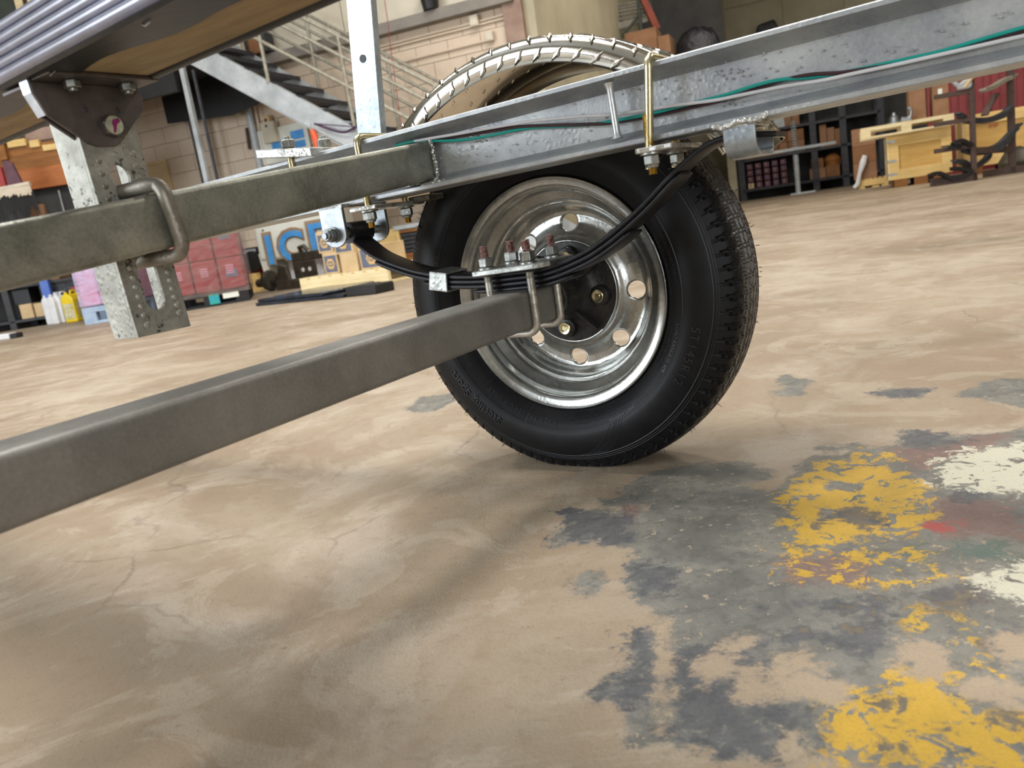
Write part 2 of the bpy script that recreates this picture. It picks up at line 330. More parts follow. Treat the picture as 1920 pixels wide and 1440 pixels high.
# ============================================================ FLOOR
def zz(pts): return [(1000+x/2.087, 800+y/2.087) for x, y in pts]
PAINT = {
 'grey': [zz([(360,245),(440,190),(600,150),(800,142),(880,160),(960,190),(900,212),(830,215),(850,245),(920,262),(980,235),(1000,195),(1030,170),(1100,120),(1400,90),(1450,60),(1440,40),(1480,15),(1600,28),(1800,40),(1990,-10),(1990,1420),(1400,1330),(1200,1300),(1110,1250),(1000,1205),(940,1190),(960,1260),(900,1310),(760,1300),(580,1250),(520,1200),(515,740),(470,700),(400,660),(330,640),(345,590),(370,535),(420,520),(380,470),(300,455),(80,465),(70,440),(130,380),(95,340),(150,325),(380,335),(440,310),(350,298),(275,300),(260,285),(340,265)]),
          zz([(430,790),(492,820),(485,1030),(370,1060),(240,1080),(235,1050),(340,1020),(345,930),(400,830)]),
          zz([(170,610),(230,575),(275,590),(260,640),(210,655)]), zz([(380,1080),(500,1070),(500,1240),(380,1230)]),
          [(1640,735),(1660,729),(1700,729),(1742,733),(1725,742),(1690,745),(1650,742)],
          [(1790,738),(1830,725),(1870,712),(1960,708),(1960,765),(1890,755),(1830,748)],
          [(1470,705),(1515,712),(1500,740),(1460,742)], [(760,770),(790,745),(850,737),(850,752),(800,775)],
          [(1540,840),(1600,832),(1604,842),(1560,850)]],
 'char': [zz([(1440,45),(1480,15),(1600,22),(1700,60),(1600,82),(1500,85)]), zz([(1170,330),(1230,305),(1350,330),(1360,380),(1310,398),(1230,380)]),
          zz([(1500,665),(1560,632),(1700,620),(1790,660),(1770,710),(1600,722)]), zz([(860,712),(1000,700),(1100,690),(1250,650),(1400,660),(1420,770),(1250,735),(1050,715)]),
          zz([(900,815),(1400,760),(1400,880),(1300,900),(1150,855),(930,850)]), zz([(520,860),(700,850),(900,880),(950,1080),(1110,1090),(1110,1240),(940,1190),(960,1260),(900,1310),(760,1300),(580,1250),(515,1180)]),
          zz([(350,800),(492,800),(485,1060),(240,1080),(340,1020)]), zz([(1640,250),(1760,250),(1780,285),(1680,290)]), zz([(1340,1060),(1390,1045),(1470,1100),(1360,1105)]),
          zz([(1360,1200),(1420,1180),(1450,1270),(1390,1270)]), zz([(1750,840),(1900,750),(1850,880),(1740,870)]), zz([(1790,1075),(1890,1100),(1880,1150),(1800,1120)]),
          zz([(150,335),(380,340),(370,455),(90,460),(130,380)]), zz([(360,540),(540,530),(540,640),(400,650)]), zz([(1600,1185),(1660,1180),(1640,1240),(1605,1240)]), zz([(1096,370),(1145,360),(1148,388),(1105,390)]),
          [(1640,735),(1660,729),(1700,729),(1742,733),(1725,742),(1690,745),(1650,742)],
          [(1040,960),(1060,955),(1180,965),(1180,1012),(1040,1018),(1060,985)]],
 'yellow': [zz([(990,270),(1000,230),(1070,180),(1180,150),(1340,150),(1450,170),(1530,230),(1560,350),(1500,410),(1300,440),(1000,495)]),
            zz([(1110,1070),(1330,1030),(1500,980),(1640,985),(1700,1100),(1920,1085),(1990,1080),(1990,1400),(1400,1312),(1200,1302),(1110,1240)]),
            zz([(1650,830),(1740,790),(1760,850),(1720,880)]), zz([(1390,930),(1490,920),(1500,970),(1400,980)]), zz([(1660,975),(1720,975),(1710,1005),(1670,1000)]),
            zz([(1400,730),(1500,740),(1560,800),(1420,770)])],
 'ysparse': [zz([(1000,500),(1200,480),(1640,440),(1660,510),(1400,560),(1040,610)]), zz([(1200,570),(1700,560),(1735,625),(1450,640),(1200,600)]),
             zz([(1180,610),(1380,650),(1370,690),(1200,690)]), zz([(1440,700),(1560,640),(1800,640),(1800,730),(1640,770),(1480,740)]), zz([(1600,800),(1900,880),(1900,990),(1640,960)]),
             zz([(1060,150),(1200,110),(1440,90),(1440,150),(1100,190)]), zz([(1120,790),(1300,785),(1300,815),(1180,805)]), zz([(1250,705),(1345,710),(1340,728),(1260,722)])],
 'white': [zz([(1610,185),(1650,125),(1760,95),(1990,75),(1990,190),(1870,245),(1700,225),(1605,212)]), zz([(1800,600),(1850,570),(1990,555),(1990,660),(1850,640)])],
 'red': [zz([(1500,402),(1560,365),(1740,362),(1700,392),(1580,400)]), zz([(1480,420),(1620,400),(1600,415),(1520,418)])],
 'rtint': [zz([(1400,95),(1560,75),(1700,50),(1840,45),(1760,90),(1640,120),(1540,165),(1470,165),(1490,130)]), zz([(1560,290),(1660,280),(1800,300),(1900,380),(1910,430),(1640,440),(1560,400)]),
           zz([(1600,690),(1660,650),(1740,650),(1740,690)]), zz([(1020,520),(1200,500),(1300,540),(1280,600),(1050,600)]), [(1170,965),(1182,956),(1190,960),(1180,968)]],
 'green': [zz([(1140,275),(1180,255),(1270,270),(1265,305),(1150,297)]), zz([(1600,440),(1850,430),(1900,520),(1640,520)]), zz([(1840,180),(1900,170),(1900,210),(1850,205)]), zz([(1440,450),(1560,450),(1560,520),(1450,520)])],
 'bare': [zz([(655,940),(700,905),(800,905),(800,950),(750,1000),(680,985)]), zz([(790,960),(870,925),(890,960),(880,1010),(900,1070),(860,1090),(760,1085),(740,1060),(790,1040)]),
          zz([(930,885),(1060,872),(1110,905),(1170,925),(1050,965),(935,970)]), zz([(930,1010),(1100,1000),(1200,1010),(1235,1060),(1200,1082),(1000,1060),(925,1040)]),
          zz([(1370,880),(1420,840),(1560,850),(1640,960),(1560,975),(1490,970),(1490,925),(1400,920)]), zz([(1615,1000),(1780,985),(1890,1010),(1890,1085),(1780,1070),(1640,1050)]),
          zz([(1800,820),(1990,770),(1990,940),(1850,940),(1790,890)]), zz([(780,850),(840,835),(830,865),(790,870)]), zz([(500,760),(540,750),(530,1190),(500,1190)]), zz([(530,780),(600,775),(590,800)])],
}
def signed_distance(px, poly):
    d2 = np.full(len(px), 1e9); inside = np.zeros(len(px), bool); n = len(poly)
    for i in range(n):
        a = np.array(poly[i]); b = np.array(poly[(i+1) % n]); e = b-a; w = px-a
        t = np.clip((w@e)/(e@e+1e-12), 0, 1); q = w-np.outer(t, e); d2 = np.minimum(d2, (q**2).sum(1))
        c1 = (a[1] <= px[:, 1]) & (b[1] > px[:, 1]); c2 = (a[1] > px[:, 1]) & (b[1] <= px[:, 1])
        cr = e[0]*w[:, 1]-e[1]*w[:, 0]; inside ^= (c1 & (cr > 0)) | (c2 & (cr < 0))
    d = np.sqrt(d2); return np.where(inside, d, -d)
def make_floor():
    X0, X1, Y0, Y1, st = -0.9, 1.9, 0.15, 3.4, 0.01
    nx = int(round((X1-X0)/st))+1; ny = int(round((Y1-Y0)/st))+1
    xs = np.linspace(X0, X1, nx); ys = np.linspace(Y0, Y1, ny); GX, GY = np.meshgrid(xs, ys); P = np.c_[GX.ravel(), GY.ravel()]
    vs = [(float(x), float(y), 0.0) for x, y in P]
    fs = [(j*nx+i, j*nx+i+1, (j+1)*nx+i+1, (j+1)*nx+i) for j in range(ny-1) for i in range(nx-1)]
    k = len(vs)
    BX0, BX1, BY0, BY1 = -9.5, 16, -8.5, 24
    vs += [(BX0, BY0, 0), (BX1, BY0, 0), (BX1, BY1, 0), (BX0, BY1, 0)]
    c = [0, nx-1, ny*nx-1, (ny-1)*nx]
    bot = list(range(0, nx)); rgt = [j*nx+nx-1 for j in range(ny)]; top = [(ny-1)*nx+i for i in range(nx)][::-1]; lft = [j*nx for j in range(ny)][::-1]
    for edge, (a, b) in ((bot, (k, k+1)), (rgt, (k+1, k+2)), (top, (k+2, k+3)), (lft, (k+3, k))):
        fs.append(tuple([a, b]+edge[::-1]))
    me = bpy.data.meshes.new('floor'); me.from_pydata(vs, [], fs); me.update()
    for key, polys in PAINT.items():
        sd = np.full(len(P), -1.0)
        for poly in polys:
            wp = [tuple(floor_at(x, y)[:2]) for x, y in poly]; sd = np.maximum(sd, signed_distance(P, wp))
        at_ = me.attributes.new('sd_'+key, 'FLOAT', 'POINT')
        at_.data.foreach_set('value', np.r_[np.clip(sd, -0.25, 0.25), np.full(4, -0.25)].astype(np.float32))
    t = NT('painted_concrete'); v = t.coord('Object'); vst = t.coord('Object', (1.0, 1.0, 1.0))
    n1 = t.noise(v, 1.1, 7, 0.62, 0.6); n2 = t.noise(v, 9, 6, 0.65, 0.8); n3 = t.noise(v, 55, 5, 0.7); n4 = t.noise(v, 300, 3, 0.6)
    base = t.ramp(n1, [(0.30, srgb('7c6e59')), (0.44, srgb('907f69')), (0.58, srgb('a4957f')), (0.76, srgb('b7ac9a'))])
    base = t.mix(t.math('MULTIPLY', t.ramp(n2, [(0.42, (0,)*3), (0.62, (1,)*3)]), 0.38), base, srgb('98816a'))
    base = t.mix(t.math('MULTIPLY', t.ramp(t.noise(v, 3.1, 6, 0.6, 1.2), [(0.5, (0,)*3), (0.66, (1,)*3)]), 0.40), base, srgb('c2b5a6'))
    base = t.mix(t.math('MULTIPLY', t.ramp(n3, [(0.36, (1,)*3), (0.46, (0,)*3)]), 0.25), base, srgb('7a6650'))
    sc_ = t.noise(v, 4.5, 8, 0.68, 1.2)
    base = t.mix(t.math('MULTIPLY', t.ramp(sc_, [(0.535, (0,)*3), (0.570, (1,)*3)]), 0.24), base, srgb('c0b4a2'))
    base = t.mix(t.math('MULTIPLY', t.ramp(t.noise(v, 2.0, 8, 0.66, 1.6), [(0.56, (0,)*3), (0.60, (1,)*3)]), 0.40), base, srgb('8a7560'))
    vor = t.n('ShaderNodeTexVoronoi', feature='DISTANCE_TO_EDGE'); vor.inputs['Scale'].default_value = 1.7
    wv = t.n('ShaderNodeMix', data_type='VECTOR'); wv.inputs[0].default_value = 0.16; t.l(v, wv.inputs[4])
    nzc = t.n('ShaderNodeTexNoise'); nzc.inputs['Scale'].default_value = 5; nzc.inputs['Detail'].default_value = 6; t.l(v, nzc.inputs['Vector']); t.l(nzc.outputs['Color'], wv.inputs[5]); t.l(wv.outputs[1], vor.inputs['Vector'])
    crack = t.math('MULTIPLY', t.ramp(vor.outputs['Distance'], [(0.0, (1,)*3), (0.007, (0,)*3)]), t.ramp(t.noise(v, 2.6, 4), [(0.5, (0,)*3), (0.6, (1,)*3)]))
    base = t.mix(t.math('MULTIPLY', crack, 0.5), base, srgb('5c5040'))
    pit = t.ramp(t.noise(v, 120, 4, 0.65), [(0.30, (1,)*3), (0.36, (0,)*3)]); base = t.mix(t.math('MULTIPLY', pit, 0.55), base, srgb('665845'))
    def attr(key): a = t.n('ShaderNodeAttribute', attribute_name='sd_'+key); return a.outputs['Fac']
    nf1 = t.noise(v, 20, 7, 0.7, 0.4); nf2 = t.noise(v, 130, 5, 0.7)
    rag = t.math('ADD', t.math('MULTIPLY', t.math('SUBTRACT', nf1, 0.5), 0.085), t.math('MULTIPLY', t.math('SUBTRACT', nf2, 0.5), 0.030))
    vrt = t.noise(v, 48, 7, 0.72, 0.6)
    flake = t.math('ADD', rag, t.math('MULTIPLY', t.math('SUBTRACT', vrt, 0.52), 0.13))
    def mask(key, nz, off=0.0):
        return t.ramp(t.math('ADD', t.math('ADD', attr(key), nz), 0.5+off), [(0.498, (0,)*3), (0.506, (1,)*3)])
    gr = mask('grey', rag, 0.006)
    greyc = t.ramp(n2, [(0.35, srgb('63625c')), (0.62, srgb('827e75'))]); greyc = t.mix(t.math('MULTIPLY', t.ramp(n3, [(0.42, (1,)*3), (0.5, (0,)*3)]), 0.5), greyc, srgb('54544f'))
    col = t.mix(gr, base, greyc)
    # bare pits where flakes of paint have come off
    pits = t.math('MULTIPLY', gr, t.ramp(t.noise(v, 70, 5, 0.7), [(0.61, (0,)*3), (0.63, (1,)*3)])); col = t.mix(pits, col, srgb('a5967f'))
    col = t.mix(t.math('MULTIPLY', mask('rtint', flake, 0.01), 0.6), col, srgb('7d5a52'))
    col = t.mix(t.math('MULTIPLY', mask('green', flake), 0.75), col, srgb('4e6157'))
    ye = mask('yellow', flake, 0.004); ys_ = mask('ysparse', t.math('MULTIPLY', flake, 1.7), -0.012)
    ycol = t.ramp(n2, [(0.3, srgb('a8872a')), (0.6, srgb('c79f35'))])
    yall = t.math('MAXIMUM', ye, ys_)
    holes = t.ramp(t.noise(v, 30, 7, 0.66, 0.8), [(0.555, (0,)*3), (0.565, (1,)*3)])
    yall = t.math('MULTIPLY', yall, t.math('SUBTRACT', 1.0, holes)); col = t.mix(yall, col, ycol)
    ch = t.math('MULTIPLY', mask('char', t.math('MULTIPLY', flake, 0.8), 0.004), t.ramp(nf1, [(0.36, (0,)*3), (0.42, (1,)*3)])); col = t.mix(t.math('MULTIPLY', ch, 0.85), col, t.ramp(n3, [(0.35, srgb('45464a')), (0.7, srgb('5d5e60'))]))
    col = t.mix(mask('red', rag), col, srgb('a84a45'))
    wh = t.math('MULTIPLY', mask('white', flake, 0.015), t.math('SUBTRACT', 1.0, t.ramp(t.noise(v, 42, 7, 0.66, 0.8), [(0.58, (0,)*3), (0.59, (1,)*3)]))); col = t.mix(wh, col, srgb('c5c1ad'))
    col = t.mix(mask('bare', rag, 0.004), col, t.ramp(n2, [(0.3, srgb('978570')), (0.7, srgb('a9977f'))]))
    glit = t.ramp(n4, [(0.70, (0,)*3), (0.73, (1,)*3)]); col = t.mix(t.math('MULTIPLY', glit, 0.35), col, srgb('cfcabc'))
    grn = t.math('MULTIPLY_ADD', t.noise(v, 420, 3, 0.7), 0.9); grn.node.inputs[2].default_value = 0.55
    col = t.mix(1.0, col, t.ramp(grn, [(0.0, (0,)*3), (1.0, (1,)*3)]), 'MULTIPLY')
    t.l(col, t.b.inputs['Base Color'])
    rgh = t.math('MULTIPLY_ADD', n2, 0.22); rgh.node.inputs[2].default_value = 0.50; t.l(rgh, t.b.inputs['Roughness'])
    t.b.inputs['Specular IOR Level'].default_value = 0.5
    h = t.math('ADD', t.math('MULTIPLY', n3, 0.6), t.math('ADD', t.math('MULTIPLY', n4, 0.25), t.math('MULTIPLY', gr, 0.25)))
    b2 = t.bump(n2, 0.25, 0.004); t.l(t.bump(h, 0.7, 0.0026, b2), t.b.inputs['Normal'])
    me.materials.append(t.m)
    o = bpy.data.objects.new('floor', me); COL.objects.link(o); o['kind'] = 'structure'
make_floor()

# ============================================================ TRAILER
TH = 0.5821949776206788; CX, CY, CZ = 0.0820151947870245, 1.1520434631685432, 0.2591527310123886
TR = empty('boat_trailer', 'galvanised boat trailer frame with black tyre on silver wheel, leaf spring and square axle', 'trailer',
           Matrix.Translation((CX, CY, 0)) @ Matrix.Rotation(-TH, 4, 'Z'))
TF = Frame((CX, CY, 0), math.degrees(-TH))     # x = u (along the rail), y = t (outboard), z
def uz(px, py, t): x, z = TF.loc(px, py, t); return Vector((x, t, z))
def arc(c, r, a0, a1, n=6): return [(c[0]+r*cos(a0+(a1-a0)*i/n), c[1]+r*sin(a0+(a1-a0)*i/n)) for i in range(n+1)]
# --- side rail: I section, slightly rising to the right
SL = 0.017
def zb(u): return 0.4345+SL*u
def rail():
    z0, z1, ta, tb, tw = 0, 0.083, -0.122, -0.054, 0.005; c = (ta+tb)/2; ft = 0.0055; fi = 0.011
    prof = [(ta, z0+0.0012), (ta+0.001, z0), (tb, z0), (tb, z0+ft), (c+tw+0.006, z0+fi), (c+tw/2+0.001, z0+fi+0.006), (c+tw/2+0.001, z1-fi-0.006), (c+tw+0.006, z1-fi), (tb, z1-ft), (tb, z1),
            (ta+0.001, z1), (ta, z1-0.0012), (ta, z1-ft), (c-tw-0.006, z1-fi), (c-tw/2-0.001, z1-fi-0.006), (c-tw/2-0.001, z0+fi+0.006), (c-tw-0.006, z0+fi), (ta, z0+ft)]
    m = MB(); N = 60; us = [-1.45+2.65*i/N for i in range(N+1)]; n = len(prof); vs = []
    for u in us: vs += [(u, t, zb(u)+z) for t, z in prof]
    fs = [(i*n+k, i*n+(k+1) % n, (i+1)*n+(k+1) % n, (i+1)*n+k) for i in range(N) for k in range(n)]
    fs += [tuple(range(n)), tuple(N*n+k for k in range(n))[::-1]]
    m.add(vs, fs); return m.build('side_rail', 'rail', TR, smooth=True, angle=30)
RAIL = rail()
WEB = -0.0935
# zinc drips and runs on the web
m = MB()
for cxp, cyp, n, sp in ((905, 250, 40, 22), (870, 290, 26, 20), (935, 262, 26, 26), (1375, 135, 26, 22), (1370, 190, 14, 14), (1690, 95, 12, 22), (1790, 60, 10, 20), (1880, 30, 8, 12), (1110, 230, 16, 50), (1000, 250, 24, 50), (1250, 150, 20, 60), (1480, 100, 24, 70), (1600, 90, 18, 60)):
    for k in range(n):
        p = uz(cxp+random.gauss(0, sp), cyp+random.gauss(0, sp*0.45), WEB)
        if zb(p.x)+0.014 < p.z < zb(p.x)+0.070:
            r = random.uniform(0.0004, 0.0011); m.lathe([(0, r*1.3), (-r*0.5, r), (-r*0.8, r*0.5), (-r*0.85, 0)], (p.x, WEB+0.0002, p.z), (0, 1, 0), 9, cap=False)
tag(m.build('zinc_drips', 'rail', RAIL, smooth=True), kind='stuff')
def beads(name, pts, r, n, parent, mt='weld'):
    m = MB(); P = catmull(pts, n)
    for p in P:
        rr = r*random.uniform(0.75, 1.0); q = Vector(p)+Vector([random.uniform(-1, 1)*r*0.2 for _ in range(3)])
        m.lathe([(-rr, 0), (-rr*0.7, rr*0.7), (0, rr), (rr*0.7, rr*0.7), (rr, 0)], q, (random.random(), random.random(), 1), 8, cap=False)
    return m.build(name, mt, parent, smooth=True)
# --- cross tube (rises outboard), butt welded to the rail
u1, wt, ztt, ht, slp = -0.1033, 0.050, 0.496, 0.0508, 0.108
def rrect(w, h, r, n=4):
    pts = []
    for cx, cy, a in ((w/2-r, h/2-r, 0), (-w/2+r, h/2-r, pi/2), (-w/2+r, -h/2+r, pi), (w/2-r, -h/2+r, 1.5*pi)):
        pts += arc((cx, cy), r, a, a+pi/2, n)
    return pts
m = MB(); m.prism(rrect(wt, ht, 0.006), lambda x, y, a: (u1-wt/2+x, a, ztt-ht/2+y+slp*(a+0.1)), -1.35, -0.096)
m.build('cross_tube', 'tube', TR, smooth=True)
e = []
for k, (du, dz) in enumerate(((0.002, 0.002), (0.003, -0.02), (0.002, -0.05), (-0.02, -0.054), (-0.05, -0.054))): e.append((u1+du, -0.101, ztt+dz))
beads('weld_bead', e, 0.0035, 7, RAIL); beads('weld_bead', [(u1+0.006, -0.112, ztt-0.055), (u1-0.01, -0.118, ztt-0.058), (u1+0.02, -0.113, ztt-0.056)], 0.004, 5, RAIL)
m = MB()
for p in ((803, 291, .0035), (806, 280, .0022), (810, 285, .002), (814, 287, .0016), (808, 296, .002)):
    q = uz(p[0], p[1], -0.101); m.lathe([(0, p[2]), (-0.0006, p[2]*0.8)], q, (0, 1, 0), 9)
m.build('weld_pinhole', 'black', RAIL, smooth=True)
# --- welded pin on the rail
m = MB(); pa = uz(1142, 158, -0.116); pb = uz(1158, 258, -0.116); d = pb-pa
m.tube([pa-d*0.02, pa+d*0.03, pa+d*0.1, pa+d*0.9, pa+d*0.97, pb+d*0.02], [0.0062, 0.0052, 0.0040, 0.0042, 0.0055, 0.0070], 12)
m.build('welded_pin', 'railtop', RAIL, smooth=True)
# --- wires
def wire(name, pts, r, mt, t=-0.0995):
    P = [uz(x, y, tt if (tt := (q[2] if len(q) > 2 else t)) else t) for q in pts for x, y in [q[:2]]]
    m = MB(); m.tube(catmull(P, 6), r, 8); return m.build(name, mt, TR, smooth=True)
tw = -0.1005
wire('wire', [(742, 273, -.098), (770, 266), (800, 264), (840, 264), (880, 261), (930, 252), (985, 241, -.0965), (1050, 237, -.0965), (1110, 233, -.0965), (1165, 224), (1225, 212), (1300, 193), (1360, 178), (1410, 162), (1460, 150), (1520, 145, -.0965), (1580, 136, -.0965), (1680, 115, -.099), (1760, 97), (1840, 74), (1925, 50), (1990, 36)], 0.0019, 'wire_green', tw)['label'] = 'green wire'
wire('wire', [(760, 268, -.098), (810, 259), (870, 249), (930, 238), (1000, 227), (1080, 219), (1150, 215), (1200, 208), (1270, 197), (1340, 188), (1400, 176), (1470, 162), (1540, 151), (1600, 138), (1680, 121), (1760, 103), (1840, 85), (1925, 66), (1990, 54)], 0.0019, 'wire_white', -0.1045)['label'] = 'white wire'
wire('wire', [(770, 270, -.097), (830, 260), (900, 249), (970, 238), (1040, 235), (1100, 233), (1140, 231), (1230, 216, -.097), (1300, 200, -.096), (1360, 186, -.096), (1420, 166, -.097), (1470, 150), (1520, 140), (1580, 136), (1640, 126), (1700, 113), (1780, 96), (1850, 78), (1925, 57), (1990, 45)], 0.0020, 'wire_brown', -0.0985)['label'] = 'dark brown wire'

# --- nuts, washers, threads
def hexnut(m, c, ax, af, h, phase=0.3):
    R = af/2/cos(pi/6); m.lathe([(0, R*0.9), (h*0.14, R), (h*0.86, R), (h, R*0.9)], c, ax, 6, phase)
def thread(m, c, ax, r, L, pitch=0.0016, n=12):
    k = int(L/pitch); pr = []
    for i in range(k): pr += [(i*pitch, r*0.86), (i*pitch+pitch*0.5, r)]
    pr.append((k*pitch, r*0.80)); m.lathe(pr, c, ax, n)
# --- axle
m = MB(); m.prism(rrect(0.0535, 0.0505, 0.007), lambda x, y, a: (x, a, CZ+y), -1.45, -0.036)
AX = m.build('axle_tube', 'axle', TR, smooth=True)
m = MB(); m.lathe([(-.036, .0255), (-.030, .0255), (-.028, .020), (-.010, .020), (-.010, .024), (-.004, .024)], (0, 0, CZ), (0, 1, 0), 32)
m.build('spindle', 'axle', AX, smooth=True)
# --- wheel rim (lathe about t)
def ring(t0, prof_o, name, mt, parent, n=96, thick=0.0028):
    pass
m = MB()
rim_in = [(-0.001, .1655), (-.0022, .1672), (-.0012, .1684), (.0012, .1684), (.0028, .1670), (.0040, .1600), (.0060, .1545), (.0110, .1525), (.0220, .1515), (.0260, .1495), (.0310, .1400), (.0350, .1355), (.0420, .1345), (.0480, .1345), (.0560, .1350), (.0640, .1360), (.0760, .1400), (.0820, .1515), (.0920, .1525), (.0975, .1545), (.0995, .1600), (.1010, .1672), (.1030, .1680)]
rim_out = [(h, r-0.003) for h, r in rim_in[3:-1]][::-1]
inner = [(0.0000, .1640), (.0012, .1585), (.0035, .1520), (.0100, .1495), (.0210, .1487), (.0240, .1465), (.0285, .1365), (.0330, .1325), (.0420, .1315), (.0560, .1318), (.0650, .1330), (.0780, .1372), (.0840, .1487), (.0925, .1497), (.0985, .1530), (.1005, .1610), (.1030, .1660)]
m.lathe(rim_in+inner[::-1], (0, 0, CZ), (0, 1, 0), 128, closed=True)
RIM = m.build('wheel_rim', 'rim', TR, smooth=True, angle=50)
# disc with eight vent holes and a centre opening; profile t(r)
def disc_t(r):
    pts = [(0.0745, .0430), (0.0760, .0475), (0.0790, .0500), (0.0840, .0520), (0.0900, .0560), (0.1000, .0600), (0.1120, .0612), (0.1180, .0590), (0.1230, .0530), (0.1262, .0450), (0.1300, .0400), (0.1318, .0385)]
    for (a, b), (c, d) in zip(pts, pts[1:]):
        if r <= c: return b+(d-b)*max(0, (r-a))/(c-a)
    return pts[-1][1]
def disc():
    m = MB(); rh, rc = 0.0137, 0.1005; r0, r1 = 0.0745, 0.1318; NS = 8; q = 12
    for sidx in range(NS):
        a0 = radians(-4+45*sidx); half = pi/NS; vs = []; outer = []
        rs = [r0, .0752, .076, .0775, .079, .0815, .084, .087, .090, .0935, .097, .1005, .104, .108, .112, .115, .118, .1205, .123, .1247, .1262, .128, .130, r1]
        for r in rs: outer.append((r, -half))
        for k in range(1, 18): outer.append((r1, -half+2*half*k/18))
        for r in rs[::-1]: outer.append((r, half))
        for k in range(1, 18): outer.append((r0, half-2*half*k/18))
        n = len(outer); K = 22
        for j in range(K+1):
            f = (j/K)
            for r, p in outer:
                x, y = (r*cos(p)-rc), r*sin(p); L = sqrt(x*x+y*y); hx, hy = x/L*rh, y/L*rh
                X = rc+hx+(x-hx)*f; Y = hy+(y-hy)*f; rr = min(max(sqrt(X*X+Y*Y), r0), r1)
                t = disc_t(rr)
                if j == 0: t += 0.0012
                A = a0+atan2(Y, X); R = sqrt(X*X+Y*Y); vs.append((R*cos(A), t, CZ+R*sin(A)))
        fs = [(j*n+i, j*n+(i+1) % n, (j+1)*n+(i+1) % n, (j+1)*n+i) for j in range(K) for i in range(n)]
        m.add(vs, fs)
    o = m.build('wheel_disc', 'rim', RIM, smooth=True, angle=60)
    s = o.modifiers.new('weld', 'WELD'); s.merge_threshold = 0.00005
    s = o.modifiers.new('thickness', 'SOLIDIFY'); s.thickness = 0.0035; s.offset = -1 if False else 0
    return o
disc()
pts = [(0.1325*cos(a), 0.0375+0.001*sin(5*a), CZ+0.1325*sin(a)) for a in [2*pi*k/60 for k in range(61)]]
m = MB(); rnd = random.Random(3)
m.tube(pts, [0.0022*rnd.uniform(0.6, 1.4) for _ in pts], 6, cap=False); m.build('weld_seam', 'weld', RIM, smooth=True)
m = MB(); m.tube([(0.154*cos(a), 0.008, CZ+0.154*sin(a)) for a in (1.25, 1.27)], 0.004, 8); m.build('valve_stem', 'rubber', RIM, smooth=True)
# hub
m = MB(); m.lathe([(-.020, .0215), (-.019, .028), (-.010, .030), (.004, .031), (.016, .034), (.030, .040), (.036, .046), (.040, .060), (.0425, .0735), (.050, .0742), (.056, .0735), (.056, 0)], (0, 0, CZ), (0, 1, 0), 64, cap=False)
for k in range(4):
    a = radians(-9+90*k); c = Vector((0.0525*cos(a), 0, CZ+0.0525*sin(a)))
    m.lathe([(.030, .0125), (.031, .0145), (.046, .0165)], c, (0, 1, 0), 20)
    a2 = a+pi/4; m.beam((0.030*cos(a2), .020, CZ+0.030*sin(a2)), (0.070*cos(a2), .036, CZ+0.070*sin(a2)), 0.005, 0.012, (0, 1, 0))
HUB = m.build('wheel_hub', 'hub', TR, smooth=True, angle=40)
m = MB(); m.lathe([(-.0225, .0205), (-.0225, .0265), (-.019, .028), (-.016, .028)], (0, 0, CZ), (0, 1, 0), 48)
m.build('grease_seal', 'grease', HUB, smooth=True)
for k in range(4):
    a = radians(-9+90*k); m = MB(); c = (0.0525*cos(a), 0, CZ+0.0525*sin(a))
    m.lathe([(.0262, 0), (.0262, .0035), (.0268, .0042), (.0262, .0055), (.0258, .0085), (.0265, .0093), (.030, .0095)], c, (0, 1, 0), 24, cap=False)
    m.build('lug_stud', 'gold', HUB, smooth=True)

# --- tyre
TP = [(.0105, .1545), (.0065, .1580), (.0040, .1660), (.0010, .1700), (-.0060, .1745), (-.0130, .1820), (-.0180, .1900), (-.0205, .1965), (-.0212, .1975), (-.0225, .2050), (-.0226, .2130), (-.0213, .2210), (-.0190, .2290), (-.0165, .2350), (-.0158, .2362), (-.0146, .2372), (-.0120, .2430), (-.0085, .2490), (-.0055, .2535), (-.0030, .2570), (-.0005, .2600), (.0030, .2625), (.0070, .2640)]
n_in = len(TP)
crown = [.0100, .0130, .0160, .0190, .0210, .0235, .0260, .0290, .0320, .0345, .0370, .0400, .0430, .0455, .0480, .0510]
def crown_r(t): return 0.2685-0.0045*((t-0.051)/0.044)**2
half = TP+[(t, crown_r(t)) for t in crown]
TPROF = half+[(0.102-t, r) for t, r in half[:-1]][::-1]
def side_t(r):
    pts = [(r_, t_) for t_, r_ in TP]
    for (a, b), (c, d) in zip(pts, pts[1:]):
        if a <= r <= c: return b+(d-b)*(r-a)/(c-a)
    return pts[-1][1]
PITCHES = 84
